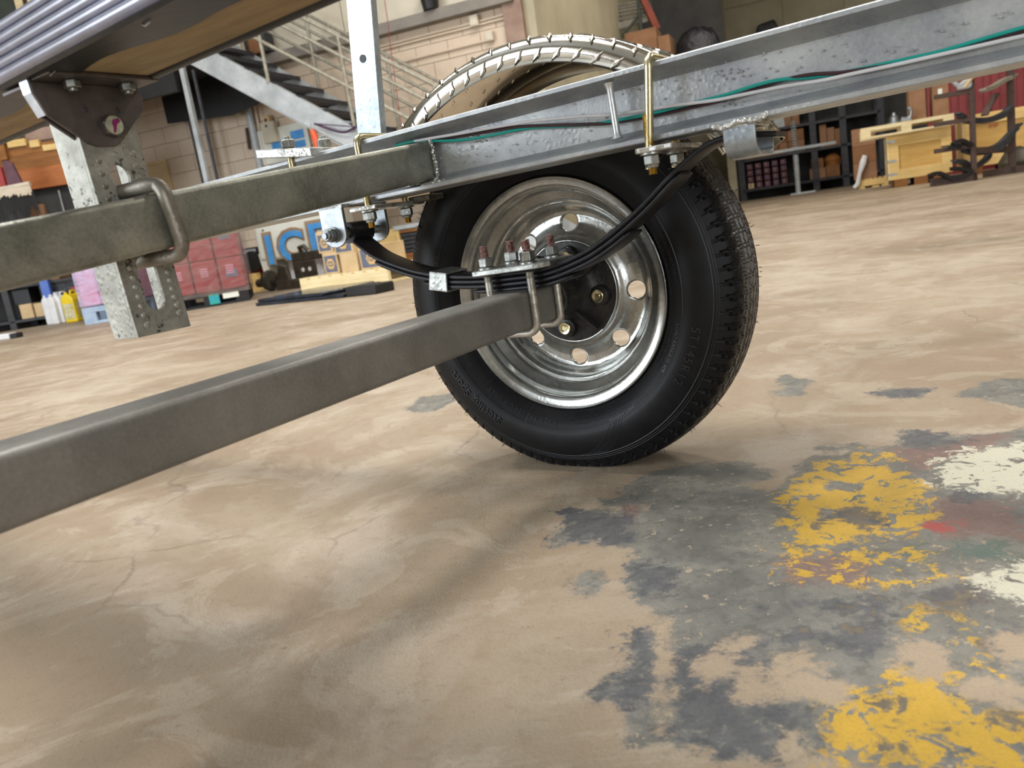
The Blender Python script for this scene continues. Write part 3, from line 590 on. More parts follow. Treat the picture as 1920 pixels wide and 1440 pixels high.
def tyre():
    N = PITCHES*12; vs = []; n = len(TPROF); nf = []
    for i in range(N):
        ph = 2*pi*i/N; c, s_ = cos(ph), sin(ph); fr = (i % 12)/12.0
        for t, r in TPROF:
            tt = t if t <= 0.051 else 0.102-t; d = 0.0
            if r > 0.2445 and tt < 0.0185:            # shoulder lugs with chevron shaped gaps
                k = (r-0.2445)/0.022 if tt < 0.004 else 1.0
                zig = 0.28*abs(((tt*120+ (r-0.245)*34) % 1.0)-0.5)*2
                f = (fr+zig+(0.35 if t > 0.051 else 0)) % 1.0
                if f < 0.20: d = 0.0030 if tt < 0.0035 else 0.0022
            elif tt >= 0.0185:
                tri = abs(fr*2-1)-0.5
                for g, w in ((0.0225, 0.0022), (0.0368, 0.0024), (0.051, 0.0022)):
                    if abs(tt-(g+tri*0.0042*(1 if t < 0.051 else -1))) < w: d = 0.0065
                f = (fr+tt*40) % 1.0
                if d == 0 and f < 0.08: d = 0.0012
            R = r-d if tt > 0.0 or r > .25 else r
            off = d*0.8 if (r > 0.2445 and tt < 0.004) else 0.0
            x, z = R*c, CZ+R*s_; ty = t+(off if t < 0.051 else -off)
            if z < 0.0015:
                k = (0.0015-z); z = 0.0015; ty += (-0.35*k if t < 0.0 else (0.35*k if t > 0.102 else 0))
            vs.append((x, ty, z))
    fs = [(i*n+k, i*n+k+1, ((i+1) % N)*n+k+1, ((i+1) % N)*n+k) for i in range(N) for k in range(n-1)]
    m = MB(); m.add(vs, fs)
    flag = [1 if (TPROF[k][1] > .2655 and TPROF[k+1][1] > .2655) else 0 for k in range(n-1)]; m.m = flag*N
    return m.build('tyre', ['rubber', 'tread'], TR, smooth=True, angle=32)
TYRE = tyre()
def side_text(body, r, a_mid, size, depth=0.0008, spacing=1.0, name='sidewall_lettering', mt='rubtext', lift=0.0):
    vs, fs = text_mesh(body, size, depth, spacing); out = []
    for x, y, z in vs:
        R = r+y; A = radians(a_mid)-x/r
        out.append((R*cos(A), side_t(R)-(z+depth)*0.9-lift, CZ+R*sin(A)))
    m = MB(); m.add(out, fs); return m.build(name, mt, TYRE)
for body, r, a, size, sp in (('ST145R12', .2175, -25, .0165, 1.25), ('Sterling Sport', .2150, -137, .0185, 1.08), ('FOR TRAILER USE ONLY', .1850, -117, .0088, 1.25),
                             ('Designed', .1850, -154, .0085, 1.1), ('TREAD TEMPERATURE', .1885, 12, .0070, 1.0), ('SERVICE TYPE', .1800, 14, .0062, 1.0),
                             ('LOAD RANGE D  6PR', .1920, -25, .0072, 1.05), ('MAX LOAD SINGLE AT COLD', .1830, -27, .0050, 1.0), ('INFLATION PRESSURE', .1765, -27, .0048, 1.0), ('SAFETY WARNING', .1930, -62, .0052, 1.1), ('SERIOUS INJURY MAY RESULT FROM TIRE FAILURE DUE TO', .1865, -72, .0036, 1.05), ('UNDERINFLATION OVERLOADING FOLLOW OWNERS MANUAL', .1815, -72, .0036, 1.05), ('NEVER EXCEED PSI TO SEAT BEADS', .1768, -70, .0036, 1.05)):
    side_text(body, r, a, size, 0.0009 if size > .01 else 0.0005, sp)
# thin raised ribs and swoosh lines on the sidewall
m = MB()
for r, rad in ((.1968, .0007), (.2362, .0008), (.2395, .0005), (.2425, .0004)):
    m.tube([(r*cos(a), side_t(r)-0.0002, CZ+r*sin(a)) for a in [2*pi*k/160 for k in range(161)]], rad, 6, cap=False)
for a0, da in ((-78, 15), (-80, 15.5), (-82, 16), (-84, 17), (-87, 18), (170, 14), (172, 15), (175, 16)):
    P = []
    for k in range(15):
        f = k/14; r = .2355-.038*f; a = radians(a0+da*(f**0.6) if a0 < 0 else a0-da*(f**0.6)); P.append((r*cos(a), side_t(r)-0.0002, CZ+r*sin(a)))
    m.tube(P, 0.00035, 5)
for a in (-96, -111, -137.5):
    m.tube([(r*cos(radians(a)), side_t(r)-0.0002, CZ+r*sin(radians(a))) for r in (.174, .182, .190, .1965)], 0.0004, 5)
m.lathe([(0, .0065), (-.0006, .0065), (-.0006, .0058), (0, .0058)], (.2255*cos(radians(80)), side_t(.2255), CZ+.2255*sin(radians(80))), (0, 1, 0), 20, cap=False)
c8 = (.2255*cos(radians(80)), side_t(.2255), CZ+.2255*sin(radians(80)))
m.beam((c8[0]-.004, c8[1]-.0003, c8[2]-.004), (c8[0]+.004, c8[1]-.0003, c8[2]+.004), .0012, .0008, (0, 1, 0)); m.beam((c8[0]-.004, c8[1]-.0003, c8[2]+.004), (c8[0]+.004, c8[1]-.0003, c8[2]-.004), .0012, .0008, (0, 1, 0))
m.build('sidewall_rib', 'rubtext', TYRE, smooth=True)
m = MB(); rr = random.Random(5)
for k in range(230):
    a = rr.uniform(0, 2*pi)
    t0 = rr.choice((-.002, .006, .012, .090, .100, .104)); r0 = .2595 if t0 < 0.01 or t0 > .095 else .267
    L = rr.uniform(.004, .008)
    if sin(a)*r0 < -.25: continue
    dr = Vector((cos(a), 0, sin(a))); b = Vector((0, t0, CZ))+dr*r0; tip = b+dr*L+Vector((rr.uniform(-.3, .3), rr.uniform(-.6, .2), rr.uniform(-.3, .3)))*L*0.6
    m.tube([b, (b+tip)/2+dr*L*0.1, tip], [.00055, .0004, .0002], 4)
tag(m.build('rubber_whiskers', 'rubber', TYRE), kind='stuff')

# --- leaf spring
TN, TFAR = -0.1075, -0.0635
main = [(-.2755, .3865), (-.2613, .3735), (-.2316, .3515), (-.1778, .3290), (-.1346, .3170), (-.105, .3115), (-.0532, .3072), (0, .3068), (.05, .3085), (.0988, .3200), (.1315, .3335), (.1638, .3515), (.1943, .3715), (.2247, .3945), (.259, .4170), (.285, .4270), (.315, .4275), (.350, .4225)]
MC = [Vector((p[0], 0, p[1])) for p in main]; MC = catmull(MC, 8)
def off_curve(u0, u1_, k):
    out = []
    for i, p in enumerate(MC):
        if u0 <= p.x <= u1_:
            t = (MC[min(i+1, len(MC)-1)]-MC[max(i-1, 0)]).normalized(); nn = Vector((t.z, 0, -t.x)); out.append((p+nn*k*0.0067, nn))
    return out
SPR = empty('leaf_spring', None, None); SPR.parent = TR
def leaf(u0, u1_, k, th=0.0060, w0=TN, w1=TFAR, taper=True):
    P = off_curve(u0, u1_, k); prof = []
    r = th/2*0.9; hw = (w1-w0)/2; cy = (w0+w1)/2
    for cx, cz_, a in ((hw-r, 0, -pi/2), (-hw+r, 0, pi/2)):
        prof += [(cx+r*cos(a+pi*i/6), cz_+th/2*sin(a+pi*i/6)) for i in range(7)]
    m = MB(); vs = []; n = len(prof)
    for i, (p, nn) in enumerate(P):
        f = min(1, (i+0.6)/2.5, (len(P)-i-0.4)/2.5) if taper else 1
        vs += [(p.x+nn.x*z*(0.5+0.5*f), cy+y*(0.86+0.14*f), p.z+nn.z*z*(0.5+0.5*f)) for y, z in prof]
    fs = [(i*n+k_, i*n+(k_+1) % n, (i+1)*n+(k_+1) % n, (i+1)*n+k_) for i in range(len(P)-1) for k_ in range(n)]+[tuple(range(n)), tuple((len(P)-1)*n+k_ for k_ in range(n))[::-1]]
    m.add(vs, fs); return m.build('leaf', 'spring', SPR, smooth=True, angle=50)
leaf(-.28, .36, 0, taper=False); leaf(-.236, .238, 1); leaf(-.150, .167, 2); leaf(-.072, .086, 3)
m = MB(); ce = (-.2755, .393)     # rolled eye
m.lathe([(TN, .0095), (TN, .0155), (TFAR, .0155), (TFAR, .0095)], (ce[0], 0, ce[1]), (0, 1, 0), 28, closed=True); m.build('spring_eye', 'spring', SPR, smooth=True)
# clip round the leaves
m = MB(); q = off_curve(-.135, -.104, 0); pa, na = q[0]; pb, nb = q[-1]
def cl(p, nn, k, t): return (p.x+nn.x*k, t, p.z+nn.z*k)
for (ta, tb, ka, kb) in ((TN-.0045, TN-.0015, -.0055, .0195), (TFAR+.0015, TFAR+.0045, -.0055, .0195), (TN-.0045, TFAR+.0045, -.0065, -.0035), (TN-.0045, TFAR+.0045, .0175, .0205)):
    vs = [cl(p, nn, k, t) for (p, nn) in ((pa, na), (pb, nb)) for t in (ta, tb) for k in (ka, kb)]
    m.add(vs, [(0, 1, 3, 2), (4, 6, 7, 5), (0, 4, 5, 1), (2, 3, 7, 6), (0, 2, 6, 4), (1, 5, 7, 3)])
m.build('spring_clip', 'zinc', SPR, bevel=.0012)
# --- tie plate on top of the leaves
zp = .3105
poly = [(-.052, -.086), (-.046, -.135), (.050, -.135), (.064, -.118), (.064, -.052), (.050, -.036), (-.046, -.036), (-.052, -.060)]
m = MB(); m.prism(poly, lambda x, y, a: (x, y, a+0.02*x), zp, zp+.0075); TIE = m.build('tie_plate', 'zinc', TR, bevel=.0014)
# --- axle U bolts with nuts
for t, in ((-.118,), (-.052,)):
    m = MB(); r = .0052; uo = .0325; zl = CZ-.0252-r-.0005; R = .014
    path = [(-uo, t, .300), (-uo, t, zl+R)] + [(-uo+R-R*cos(a), t, zl+R-R*sin(a)) for a in [pi/2*k/6 for k in range(1, 7)]] + [(uo-R+R*sin(a), t, zl+R-R*cos(a)) for a in [pi/2*k/6 for k in range(0, 7)]]+[(uo, t, zl+R), (uo, t, .300)]
    m.tube(path, r, 16); UB = m.build('u_bolt', 'ubolt', TR, smooth=True)
    for sg in (-1, 1):
        z0 = zp+.0075+0.02*sg*uo
        m = MB(); m.lathe([(-.0005, .0115), (.0022, .0115), (.0026, .0105)], (sg*uo, t, z0), (0, 0, 1), 28); m.build('washer', 'zinc', UB, smooth=True)
        m = MB(); hexnut(m, (sg*uo, t, z0+.0026), (0, 0, 1), .0175, .0125, random.uniform(0, 1)); m.build('nut', 'zinc', UB, bevel=.0006)
        m = MB(); thread(m, (sg*uo, t, z0+.0145), (0, 0, 1), .0056, .0175); m.build('threaded_end', 'redthread', UB, smooth=True, angle=60)
        m = MB(); thread(m, (sg*uo, t, .283), (0, 0, 1), .0056, .026); m.build('threaded_end', 'ubolt', UB, smooth=True, angle=60)
# --- front spring hanger under the rail
def hanger_plate(t0, t1, bot=.3745, ul=-.296, ur=-.252, top=.4325):
    c = ((ul+ur)/2, bot+.020); poly = [(ul, top), (ul-.001, c[1])] + [(c[0]+.0225*cos(a), c[1]-.021*sin(a)) for a in [pi-0.1-(pi-.2)*k/10*1 for k in range(11)]] + [(ur, c[1]), (ur, top)]
    return poly
FH = empty('spring_hanger', None, None); FH.parent = TR
for t0, t1, ul, ur in ((-.137, -.132, -.2960, -.2500), (-.045, -.040, -.2960, -.2500)):
    c = ((ul+ur)/2, .3925); hw = (ur-ul)/2
    poly = [(ul, .4340), (ul, c[1])]+[(c[0]-hw*cos(a), c[1]-.0185*sin(a)) for a in [pi*k/10 for k in range(1, 10)]]+[(ur, c[1]), (ur, .4340)]
    m = MB(); m.prism(poly, lambda x, y, a: (x, a, y), t0, t1); m.build('hanger_plate', 'chrome', FH, bevel=.001)
m = MB(); m.box(-.297, -.249, -.137, -.040, .4285, .4340); m.build('hanger_bridge', 'weld', FH, bevel=.001)
m = MB(); m.lathe([(-.145, .0062), (-.033, .0062)], (ce[0]+.001, 0, ce[1]), (0, 1, 0), 20); m.build('hanger_bolt', 'zinc', FH, smooth=True)
m = MB(); m.lathe([(-.1395, .0115), (-.1371, .0115)], (ce[0]+.001, 0, ce[1]), (0, 1, 0), 28); hexnut(m, (ce[0]+.001, -.1396, ce[1]), (0, -1, 0), .0185, .0105); m.lathe([(0, .0085), (.003, .0083), (.0045, .0068), (.0045, .005)], (ce[0]+.001, -.1500, ce[1]), (0, -1, 0), 24); m.lathe([(0, .0052), (.0035, .0048)], (ce[0]+.001, -.1535, ce[1]), (0, -1, 0), 20)
m.build('lock_nut', 'chrome', FH, bevel=.0004)
# --- clamp plates and yellow zinc U bolts round the rail
def rail_ubolt(u, lean=0.0, up_=True, zlow=.408, plate=True, low=True):
    tn, tf = -.1290, -.0470; r = .0050; R = .012; zt = zb(u)+.083+r+.0005
    m = MB(); path = [(u+lean*.1, tn, zlow), (u, tn, zt-R)]+[(u, tn+R-R*cos(a), zt-R+R*sin(a)) for a in [pi/2*k/6 for k in range(1, 7)]]+[(u, tf-R+R*sin(a), zt-R+R*cos(a)) for a in [pi/2*k/6 for k in range(0, 7)]]+[(u, tf, zt-R), (u+lean*.1, tf, zlow)]
    m.tube(path, r, 16); o = m.build('u_bolt', 'gold', TR, smooth=True)
    for t in (tn, tf):
        pz = zb(u)-.0065; uu = u+lean*.07
        m = MB(); thread(m, (uu, t, pz+.002), (0, 0, 1), .0054, .034); m.build('threaded_end', 'golddark', o, smooth=True, angle=60)
        m = MB(); m.lathe([(0, .0125), (-.0022, .0125)], (uu, t, pz-.006), (0, 0, 1), 28); m.build('washer', 'zinc', o, smooth=True)
        m = MB(); hexnut(m, (uu, t, pz-.0082), (0, 0, -1), .0165, .0115, 0.2); m.lathe([(.0, .0074), (.003, .0068)], (uu, t, pz-.0197), (0, 0, -1), 20); m.build('nut', 'zinc', o, bevel=.0005)
        m = MB(); thread(m, (uu, t, pz-.0300), (0, 0, 1), .0052, .008); m.build('threaded_end', 'golddark', o, smooth=True, angle=60)
    return o
rail_ubolt(.2265, lean=-.12); rail_ubolt(-.2065, lean=0)
def clamp_plate(u0, u1_, t0, t1, z, th=.006, seed=1, jag=.004, name='clamp_plate', mt='weld', tilt=0.0):
    rn = random.Random(seed); P = []
    for (ax, ay), (bx, by) in (((u0, t0), (u1_, t0)), ((u1_, t0), (u1_, t1)), ((u1_, t1), (u0, t1)), ((u0, t1), (u0, t0))):
        for k in range(5): f = k/5; P.append((ax+(bx-ax)*f+rn.uniform(-jag, jag), ay+(by-ay)*f+rn.uniform(-jag, jag)))
    m = MB(); m.prism(P, lambda x, y, a: (x, y, a+tilt*(x-u0)), z, z+th); return m.build(name, mt, TR, bevel=.0015)
clamp_plate(.2020, .2480, -.142, -.030, zb(.225)-.0125, seed=2, jag=.002); clamp_plate(-.228, -.182, -.142, -.030, zb(-.2)-.0125, seed=4, jag=.003)
clamp_plate(-.190, -.150, -.060, -.020, zb(-.17)-.0100, th=.008, seed=8, jag=.004, mt='machine', name='rubber_pad')
CP2 = clamp_plate(-.405, -.290, -.135, -.045, .5225, th=.0130, seed=5, jag=.003, tilt=-.14)
for uq, tq, mt in ((-.345, -.122, 'gold'), (-.340, -.052, 'gold')):
    m = MB(); m.lathe([(0, .0056), (.05, .0056)], (uq, tq, .4900), (0, 0, 1), 16); m.build('stud', mt, CP2, smooth=True)
    m = MB(); hexnut(m, (uq, tq, .5275), (0, 0, 1), .0200, .0120, .4); m.lathe([(0, .0080), (.0045, .0066), (.0050, .0040)], (uq, tq, .5395), (0, 0, 1), 20); m.build('lock_nut', 'zinc', CP2, bevel=.0006)
# --- rear slipper hanger
RH = empty('slipper_hanger', None, None); RH.parent = TR
def jprof(th): # hook shape open to the outboard side, seen along u
    o_ = [(-.137, .4375), (-.1375, .418), (-.134, .409), (-.126, .4045), (-.060, .4045), (-.048, .409), (-.044, .418)]
    return o_
u0, u1_ = .300, .334
outer = [(-.1265, .4400), (-.1280, .4250), (-.1265, .4140), (-.1200, .4075), (-.1100, .4045), (-.0650, .4035), (-.0560, .4060), (-.0520, .4110), (-.0515, .4260)]
inner_ = [(-.0555, .4260), (-.0560, .4120), (-.0590, .4090), (-.0660, .4078), (-.1080, .4088), (-.1170, .4115), (-.1220, .4160), (-.1232, .4250), (-.1220, .4400)]
m = MB(); m.prism(outer+inner_, lambda x, y, a: (a, x, y), u0, u1_); m.build('hook', 'upright', RH, smooth=True, angle=45, bevel=.0008)
m = MB(); m.box(.303, .333, -.1270, -.0600, .4340, .4415); m.build('hanger_bridge', 'weld', RH, bevel=.002)
beads('weld_bead', [(.290, -.123, .4405), (.300, -.127, .4375), (.318, -.129, .4400), (.336, -.126, .4390), (.345, -.121, .4440)], .0036, 6, RH)

# --- diamond plate fender
FT0, FT1 = -.012, .200
def fender():
    A0, A1 = radians(28.8), radians(151); N = 72
    prof = [(FT0+.002, .3120), (FT0, .3150), (FT0-.002, .3250), (FT0-.001, .3350), (FT0+.004, .3420), (FT0+.012, .3465), (FT0+.022, .3480), (FT1-.022, .3480), (FT1-.010, .3450), (FT1, .3380), (FT1+.001, .3260), (FT1-.001, .3170)]
    inn = [(t+(.0018 if t < .09 else -.0018) if (r < .345) else t, r-.0018 if r > .341 else r) for t, r in prof][::-1]
    P = prof+inn; n = len(P); vs = []
    for i in range(N+1):
        a = A0+(A1-A0)*i/N; vs += [(r*cos(a)-.012, t, CZ+.004+r*sin(a)) for t, r in P]
    fs = [(i*n+k, i*n+(k+1) % n, (i+1)*n+(k+1) % n, (i+1)*n+k) for i in range(N) for k in range(n)]+[tuple(range(n)), tuple(N*n+k for k in range(n))[::-1]]
    m = MB(); m.add(vs, fs); o = m.build('fender', 'alu', TR, smooth=True, angle=50)
    m = MB()
    def lug(a, t, r, nrm, along, L=.017, W=.0052, H=.0014):
        c = Vector((r*cos(a)-.012, t, CZ+.004+r*sin(a))); e1 = along.normalized(); nz = nrm.normalized(); e2 = nz.cross(e1)
        vs = [c+e1*L/2, c+e2*W/2, c-e1*L/2, c-e2*W/2, c+e1*L*0.30+nz*H, c+e2*W*0.2+nz*H, c-e1*L*0.30+nz*H, c-e2*W*0.2+nz*H]
        m.add(vs, [(0, 1, 5, 4), (1, 2, 6, 5), (2, 3, 7, 6), (3, 0, 4, 7), (4, 5, 6, 7)])
    k = 0; a = radians(30.5)
    while a < radians(150):
        er = Vector((cos(a), 0, sin(a))); et = Vector((-sin(a), 0, cos(a))); ey = Vector((0, 1, 0))
        lug(a, FT0-.0022, .3215, -ey, -et*0.75+er*1.0, L=.025, W=.0085, H=.0022)
        a2 = a+radians(2.6); er2 = Vector((cos(a2), 0, sin(a2))); et2 = Vector((-sin(a2), 0, cos(a2)))
        lug(a2, FT0+.0055, .3430, er2*.75-ey*.65, (ey*.75+er2*.65)*1.0+et2*0.35, L=.022, W=.0085, H=.0024)
        for j in range(5):
            tj = .022+j*.032+(.016 if k % 2 else 0)
            if tj < FT1-.02: lug(a+radians(1.3), tj, .3479, er, (et+ey*(1 if (j+k) % 2 else -1)), L=.026, W=.0085, H=.0022)
        for tj in (.03, .08, .13, .175): lug(a, tj, .3460, -er, (et+ey), L=.020, W=.006, H=.0008)
        a += radians(5.2); k += 1
    tag(m.build('diamond_lugs', 'alu', o), kind='stuff'); return o
FEN = fender()
# --- slotted guide upright behind the rail
m = MB(); m.prism([(-.0238, 0), (.0238, 0), (.0238, .32), (-.0238, .32)], lambda x, y, a: (-.2485+x+.024*y/.18, a, .518+y), -.052, -.040)
UPR = m.build('guide_upright', 'upright', TR, bevel=.0012)
m = MB(); m.lathe([(0, .0056), (-.0012, .0056)], (uz(680, 110, -.0525).x, -.0518, uz(680, 110, -.0525).z), (0, 1, 0), 20); m.build('bolt_hole', 'black', UPR)

# --- slotted bunk post, clamp U bolt, V bracket and bunk
PU = -.1505      # front face plane of the post
def lean(z): return -.049*(z-.32)   # top leans inboard a little
def slotted_post():
    tl, tr, z0, z1 = -.5530, -.4935, .3205, .5560; th = .0045
    m = MB(); w = (tr-tl)
    def fp(y, z, a): return (a, tl+y+lean(z), z)
    def plate(z0_, z1_, slots):
        pts_z = [z0_]; sl0, sl1 = .0190, .0395
        m.prism([(0, z0_), (sl0, z0_), (sl0, z1_), (0, z1_)], fp, PU-th, PU); m.prism([(sl1, z0_), (w, z0_), (w, z1_), (sl1, z1_)], fp, PU-th, PU)
        c = (sl0+sl1)/2; r = (sl1-sl0)/2; ed = [z0_]
        for s0, s1 in slots: ed += [s0, s1]
        ed.append(z1_)
        for i in range(0, len(ed), 2):
            za, zc = ed[i], ed[i+1]; P = []
            if i == 0: P += [(sl0, za), (sl1, za)]
            else: P += [(c-r*cos(a), za-r+r*sin(a)) for a in [pi*k/8 for k in range(9)]]
            if i+1 == len(ed)-1: P += [(sl1, zc), (sl0, zc)]
            else: P += [(c+r*cos(a), zc+r-r*sin(a)) for a in [pi*k/8 for k in range(9)]]
            m.prism(P, fp, PU-th, PU)
    plate(z0, z1, [(.3430, .3965), (.4600, .4830)])
    m.prism([(0, z0), (0, z1)], lambda y, z, a: (a, tl+lean(z), z), PU-.040, PU) if False else None
    for y0 in (0, w-.0045): m.prism([(y0, z0), (y0+.0045, z0), (y0+.0045, z1), (y0, z1)], fp, PU-.040, PU-th+.0001)
    o = m.build('bunk_post', 'post', TR, bevel=.0010)
    for k in range(7):
        for z, y in ((.3310+k*.0093, .0118), (.3360+k*.0083, .0500)):
            m = MB(); m.lathe([(0, .0034), (.0012, .0034), (.0022, .0020), (.0023, 0)], (PU-.0002, tl+y+lean(z), z), (1, 0, 0), 12); m.build('pressed_stud', 'postlow', o, smooth=True)
    for k in range(4):
        for y, zz0 in ((.0118, .452), (.048, .458)):
            m = MB(); m.lathe([(0, .0034), (.0006, .0028), (.0012, .0012), (.0012, 0)], (PU-.0003, tl+y+lean(.47), zz0+k*.0115), (1, 0, 0), 12); m.build('pitted_stud', 'clampbar', o, smooth=True)
    return o
POST = slotted_post()
def tz(t): return ztt+slp*(t+0.1)
tc = -.528; r = .0068; R = .014; zt_, zl_ = tz(tc)+r+.001, tz(tc)-ht-r-.001
c_ = [(-.175, tc-.004, zt_), (u1+r-R, tc-.004, zt_)]+[(u1+r+.001-R+R*sin(a), tc, zt_-R+R*cos(a)) for a in [pi/2*k/6 for k in range(1, 7)]]+[(u1+r+.001-R+R*cos(a), tc+.006, zl_+R-R*sin(a)) for a in [pi/2*k/6 for k in range(0, 7)]]+[(-.175, tc+.006, zl_)]
m = MB(); m.tube(c_, r, 16); m.build('clamp_u_bolt', 'clampbar', TR, smooth=True)
# V bracket: two pressed plates, tabs under the bunk
VB = empty('bunk_bracket', None, None); VB.parent = TR
vp = [(-.5955, .5535), (-.5958, .5440), (-.5890, .5260), (-.5560, .5015), (-.5480, .4990), (-.5300, .4992), (-.5245, .5020), (-.4925, .5325), (-.4905, .5430), (-.4935, .5535)]
m = MB(); m.prism(vp, lambda y, z, a: (a, y, z), PU, PU+.0036); PL = m.build('bracket_plate', 'bracket', VB, bevel=.0008)
m = MB(); m.box(PU, PU+.034, -.5955, -.4900, .5535, .5570); m.build('bracket_tab', 'bracket', VB, bevel=.0008)
m = MB(); m.prism(vp, lambda y, z, a: (a, y, z), PU-.0090, PU-.0054); m.build('bracket_plate', 'bracket', VB, bevel=.0008)
m = MB(); m.box(PU-.045, PU-.0054, -.5955, -.4965, .5500, .5535); m.build('bracket_tab', 'bracket', VB, bevel=.0008)
m = MB(); m.prism([(-.5965, .5560), (-.5985, .5550), (-.5975, .5440), (-.5900, .5252), (-.5885, .5262), (-.5955, .5440)], lambda y, z, a: (a, y, z), PU-.009, PU+.0038); m.build('bracket_edge', 'white_edge', VB)
m = MB(); bc = (-.5325, .5165); hexnut(m, (PU+.0036, bc[0], bc[1]), (1, 0, 0), .0185, .0085, .25); HB = m.build('hex_bolt', 'bracket', VB, bevel=.0006)
m = MB(); m.lathe([(0, .0086), (.0006, .0082), (.0008, 0)], (PU+.0121, bc[0], bc[1]), (1, 0, 0), 28, cap=False); m.build('bolt_face', 'boltface', HB, smooth=True)
m = MB(); Z = [(-.0015, .0045), (.0045, .0062), (.0062, .0035), (.0020, .0005), (-.0005, -.0065), (-.0030, -.0075), (-.0020, -.0010), (-.0030, .0010)]
m.prism(Z, lambda y, z, a: (a, bc[0]+y, bc[1]+z), PU+.0128, PU+.0131); m.build('paint_mark', 'purple', HB)
for t_, z_ in ((-.5665, .5465), (-.5130, .5465)):
    m = MB(); hexnut(m, (PU+.016, t_, .5535), (0, 0, -1), .0125, .0070, .2); m.lathe([(.007, .0040), (.0095, .0038)], (PU+.016, t_, .5535), (0, 0, -1), 14); m.build('bolt_head', 'zinc', VB, bevel=.0004)
m = MB()
for y, z in ((-.5520, .5310), (-.5200, .5310)): m.lathe([(0, .0028), (.0009, .0018)], (PU+.0035, y, z), (1, 0, 0), 12)
m.build('punch_mark', 'dark', PL)
# bunk board: flat timber with a ribbed plastic cap stapled round it
BK = empty('bunk', None, None); BK.parent = TR
def bt(u): return -.075*(u+.19)
def sweep(name, prof, mt, parent, ua=-1.2, ub=.85, N=40, smooth=True, wob=None, angle=40):
    m = MB(); vs = []; n = len(prof)
    for i in range(N+1):
        u = ua+(ub-ua)*i/N
        for k, (t, z) in enumerate(prof):
            dt = wob(u, k) if wob else 0
            vs.append((u, t+bt(u)+dt, z))
    fs = [(i*n+k, i*n+(k+1) % n, (i+1)*n+(k+1) % n, (i+1)*n+k) for i in range(N) for k in range(n)]+[tuple(range(n)), tuple(N*n+k for k in range(n))[::-1]]
    m.add(vs, fs); return m.build(name, mt, parent, smooth=smooth, angle=angle)
B0, B1, BZ = -.600, -.486, .5575
sweep('bunk_board', [(B0+.004, BZ), (B1-.006, BZ), (B1-.006, BZ+.036), (B0+.004, BZ+.036)], 'wood_bunk', BK)
cap = [(B0+.004, BZ-.0012), (B0-.002, BZ+.0008)]
nr = 5
for k in range(nr):
    z0 = BZ+.002+k*.0088; cap += [(B0-.0035, z0), (B0-.0052, z0+.0012), (B0-.0055, z0+.0040), (B0-.0050, z0+.0062), (B0-.0030, z0+.0070), (B0-.0012, z0+.0074), (B0-.0012, z0+.0084)]
cap += [(B0-.001, BZ+.046), (B0+.004, BZ+.048), (B1-.006, BZ+.048), (B1, BZ+.044), (B1-.006, BZ+.0362), (B0+.004, BZ+.0362)]
sweep('ribbed_cap', cap, 'bunkcap', BK, angle=70)
sweep('cap_wrap', [(B0-.001, BZ-.0001), (B0+.002, BZ-.0028), (B0+.018, BZ-.0022), (B0+.043, BZ-.0018), (B0+.043, BZ-.0001)], 'bunkwrap', BK, N=160, wob=lambda u, k: (0.007*sin(u*17)+.004*sin(u*41+1)) if k in (3, 4) else 0)
pr = [(B1-.004+.0075*cos(a), BZ+.0045+.0075*sin(a)) for a in [2*pi*k/16 for k in range(16)]]
sweep('rolled_edge', pr, 'bunkwrap', BK)
for u, dy in ((-.12, .014), (.035, .012), (-.30, .014)):
    m = MB(); y = B0+dy+bt(u); m.tube([(u-.006, y, BZ-.0022), (u-.004, y+.001, BZ-.0040), (u+.005, y-.001, BZ-.0036), (u+.006, y, BZ-.0022)], .0006, 6); m.build('staple', 'chrome', BK, smooth=True)

# ============================================================ ROOM SHELL
def struct(name, m, mt, **kw):
    o = m.build(name, mt, **kw); o['kind'] = 'structure'; return o
BW = Frame((-3.9, 11.2, 0), -22); HC = 6.2
m = MB(); m.box(-9.5, 16, -8.5, 24, HC, HC+.15); struct('ceiling', m, 'steelgrey')
m = MB(); m.box(-9.5, -9.3, -8.5, -3.8, 0, HC); m.box(-9.5, -9.3, 1.8, 24, 0, HC); m.box(-9.5, -9.3, -3.8, 1.8, 4.6, HC); struct('wall_left', m, 'plaster')
m = MB(); m.box(-9.5, -.3, -8.5, -8.3, 0, HC); m.box(4.3, 16, -8.5, -8.3, 0, HC); m.box(-.3, 4.3, -8.5, -8.3, 4.6, HC); struct('wall_rear', m, 'plaster')
m = MB(); m.box(15.8, 16, -8.5, 24, 0, HC); struct('wall_right', m, 'plaster')
# block wall behind the stairs: painted blocks up to the beam, smooth panels above
m = MB(); m.box(-6.0, 5.0, .02, .20, 0, HC); WB = struct('wall_back', m, 'blockpaint'); WB.matrix_world = BW.mat()
bwid, bhei = .4064, .2032
mb = MB(); mb.box(-bwid/2+.0025, bwid/2-.0025, -.008, .03, .0025, bhei-.0025); b0 = mb.build('block', 'blockpaint', WB, bevel=.003, seg=1); first = True
OPEN = (-.71, -.29, 1.42, 1.80)
for row in range(13):
    for c in range(-8, 13):
        x = c*bwid+(bwid/2 if row % 2 else 0); z = row*bhei
        if not (-3.3 < x < 4.9) or (x < -1.2 and row > 10): continue
        if OPEN[0]-.2 < x < OPEN[1]+.2 and OPEN[2]-.1 < z+bhei/2 < OPEN[3]+.1: continue
        o = b0 if first else b0.copy()
        if not first: COL.objects.link(o); o.parent = WB
        o.location = (x, random.uniform(-.002, .002), z); first = False
m = MB()
for k in range(7): m.box(-3.3+k*1.22, -3.3+(k+1)*1.22-.012, -.012, .03, 2.78, HC-.1)
pan = None
mb = MB(); mb.box(0, 1.208, -.012, .03, 2.78, HC-.1)
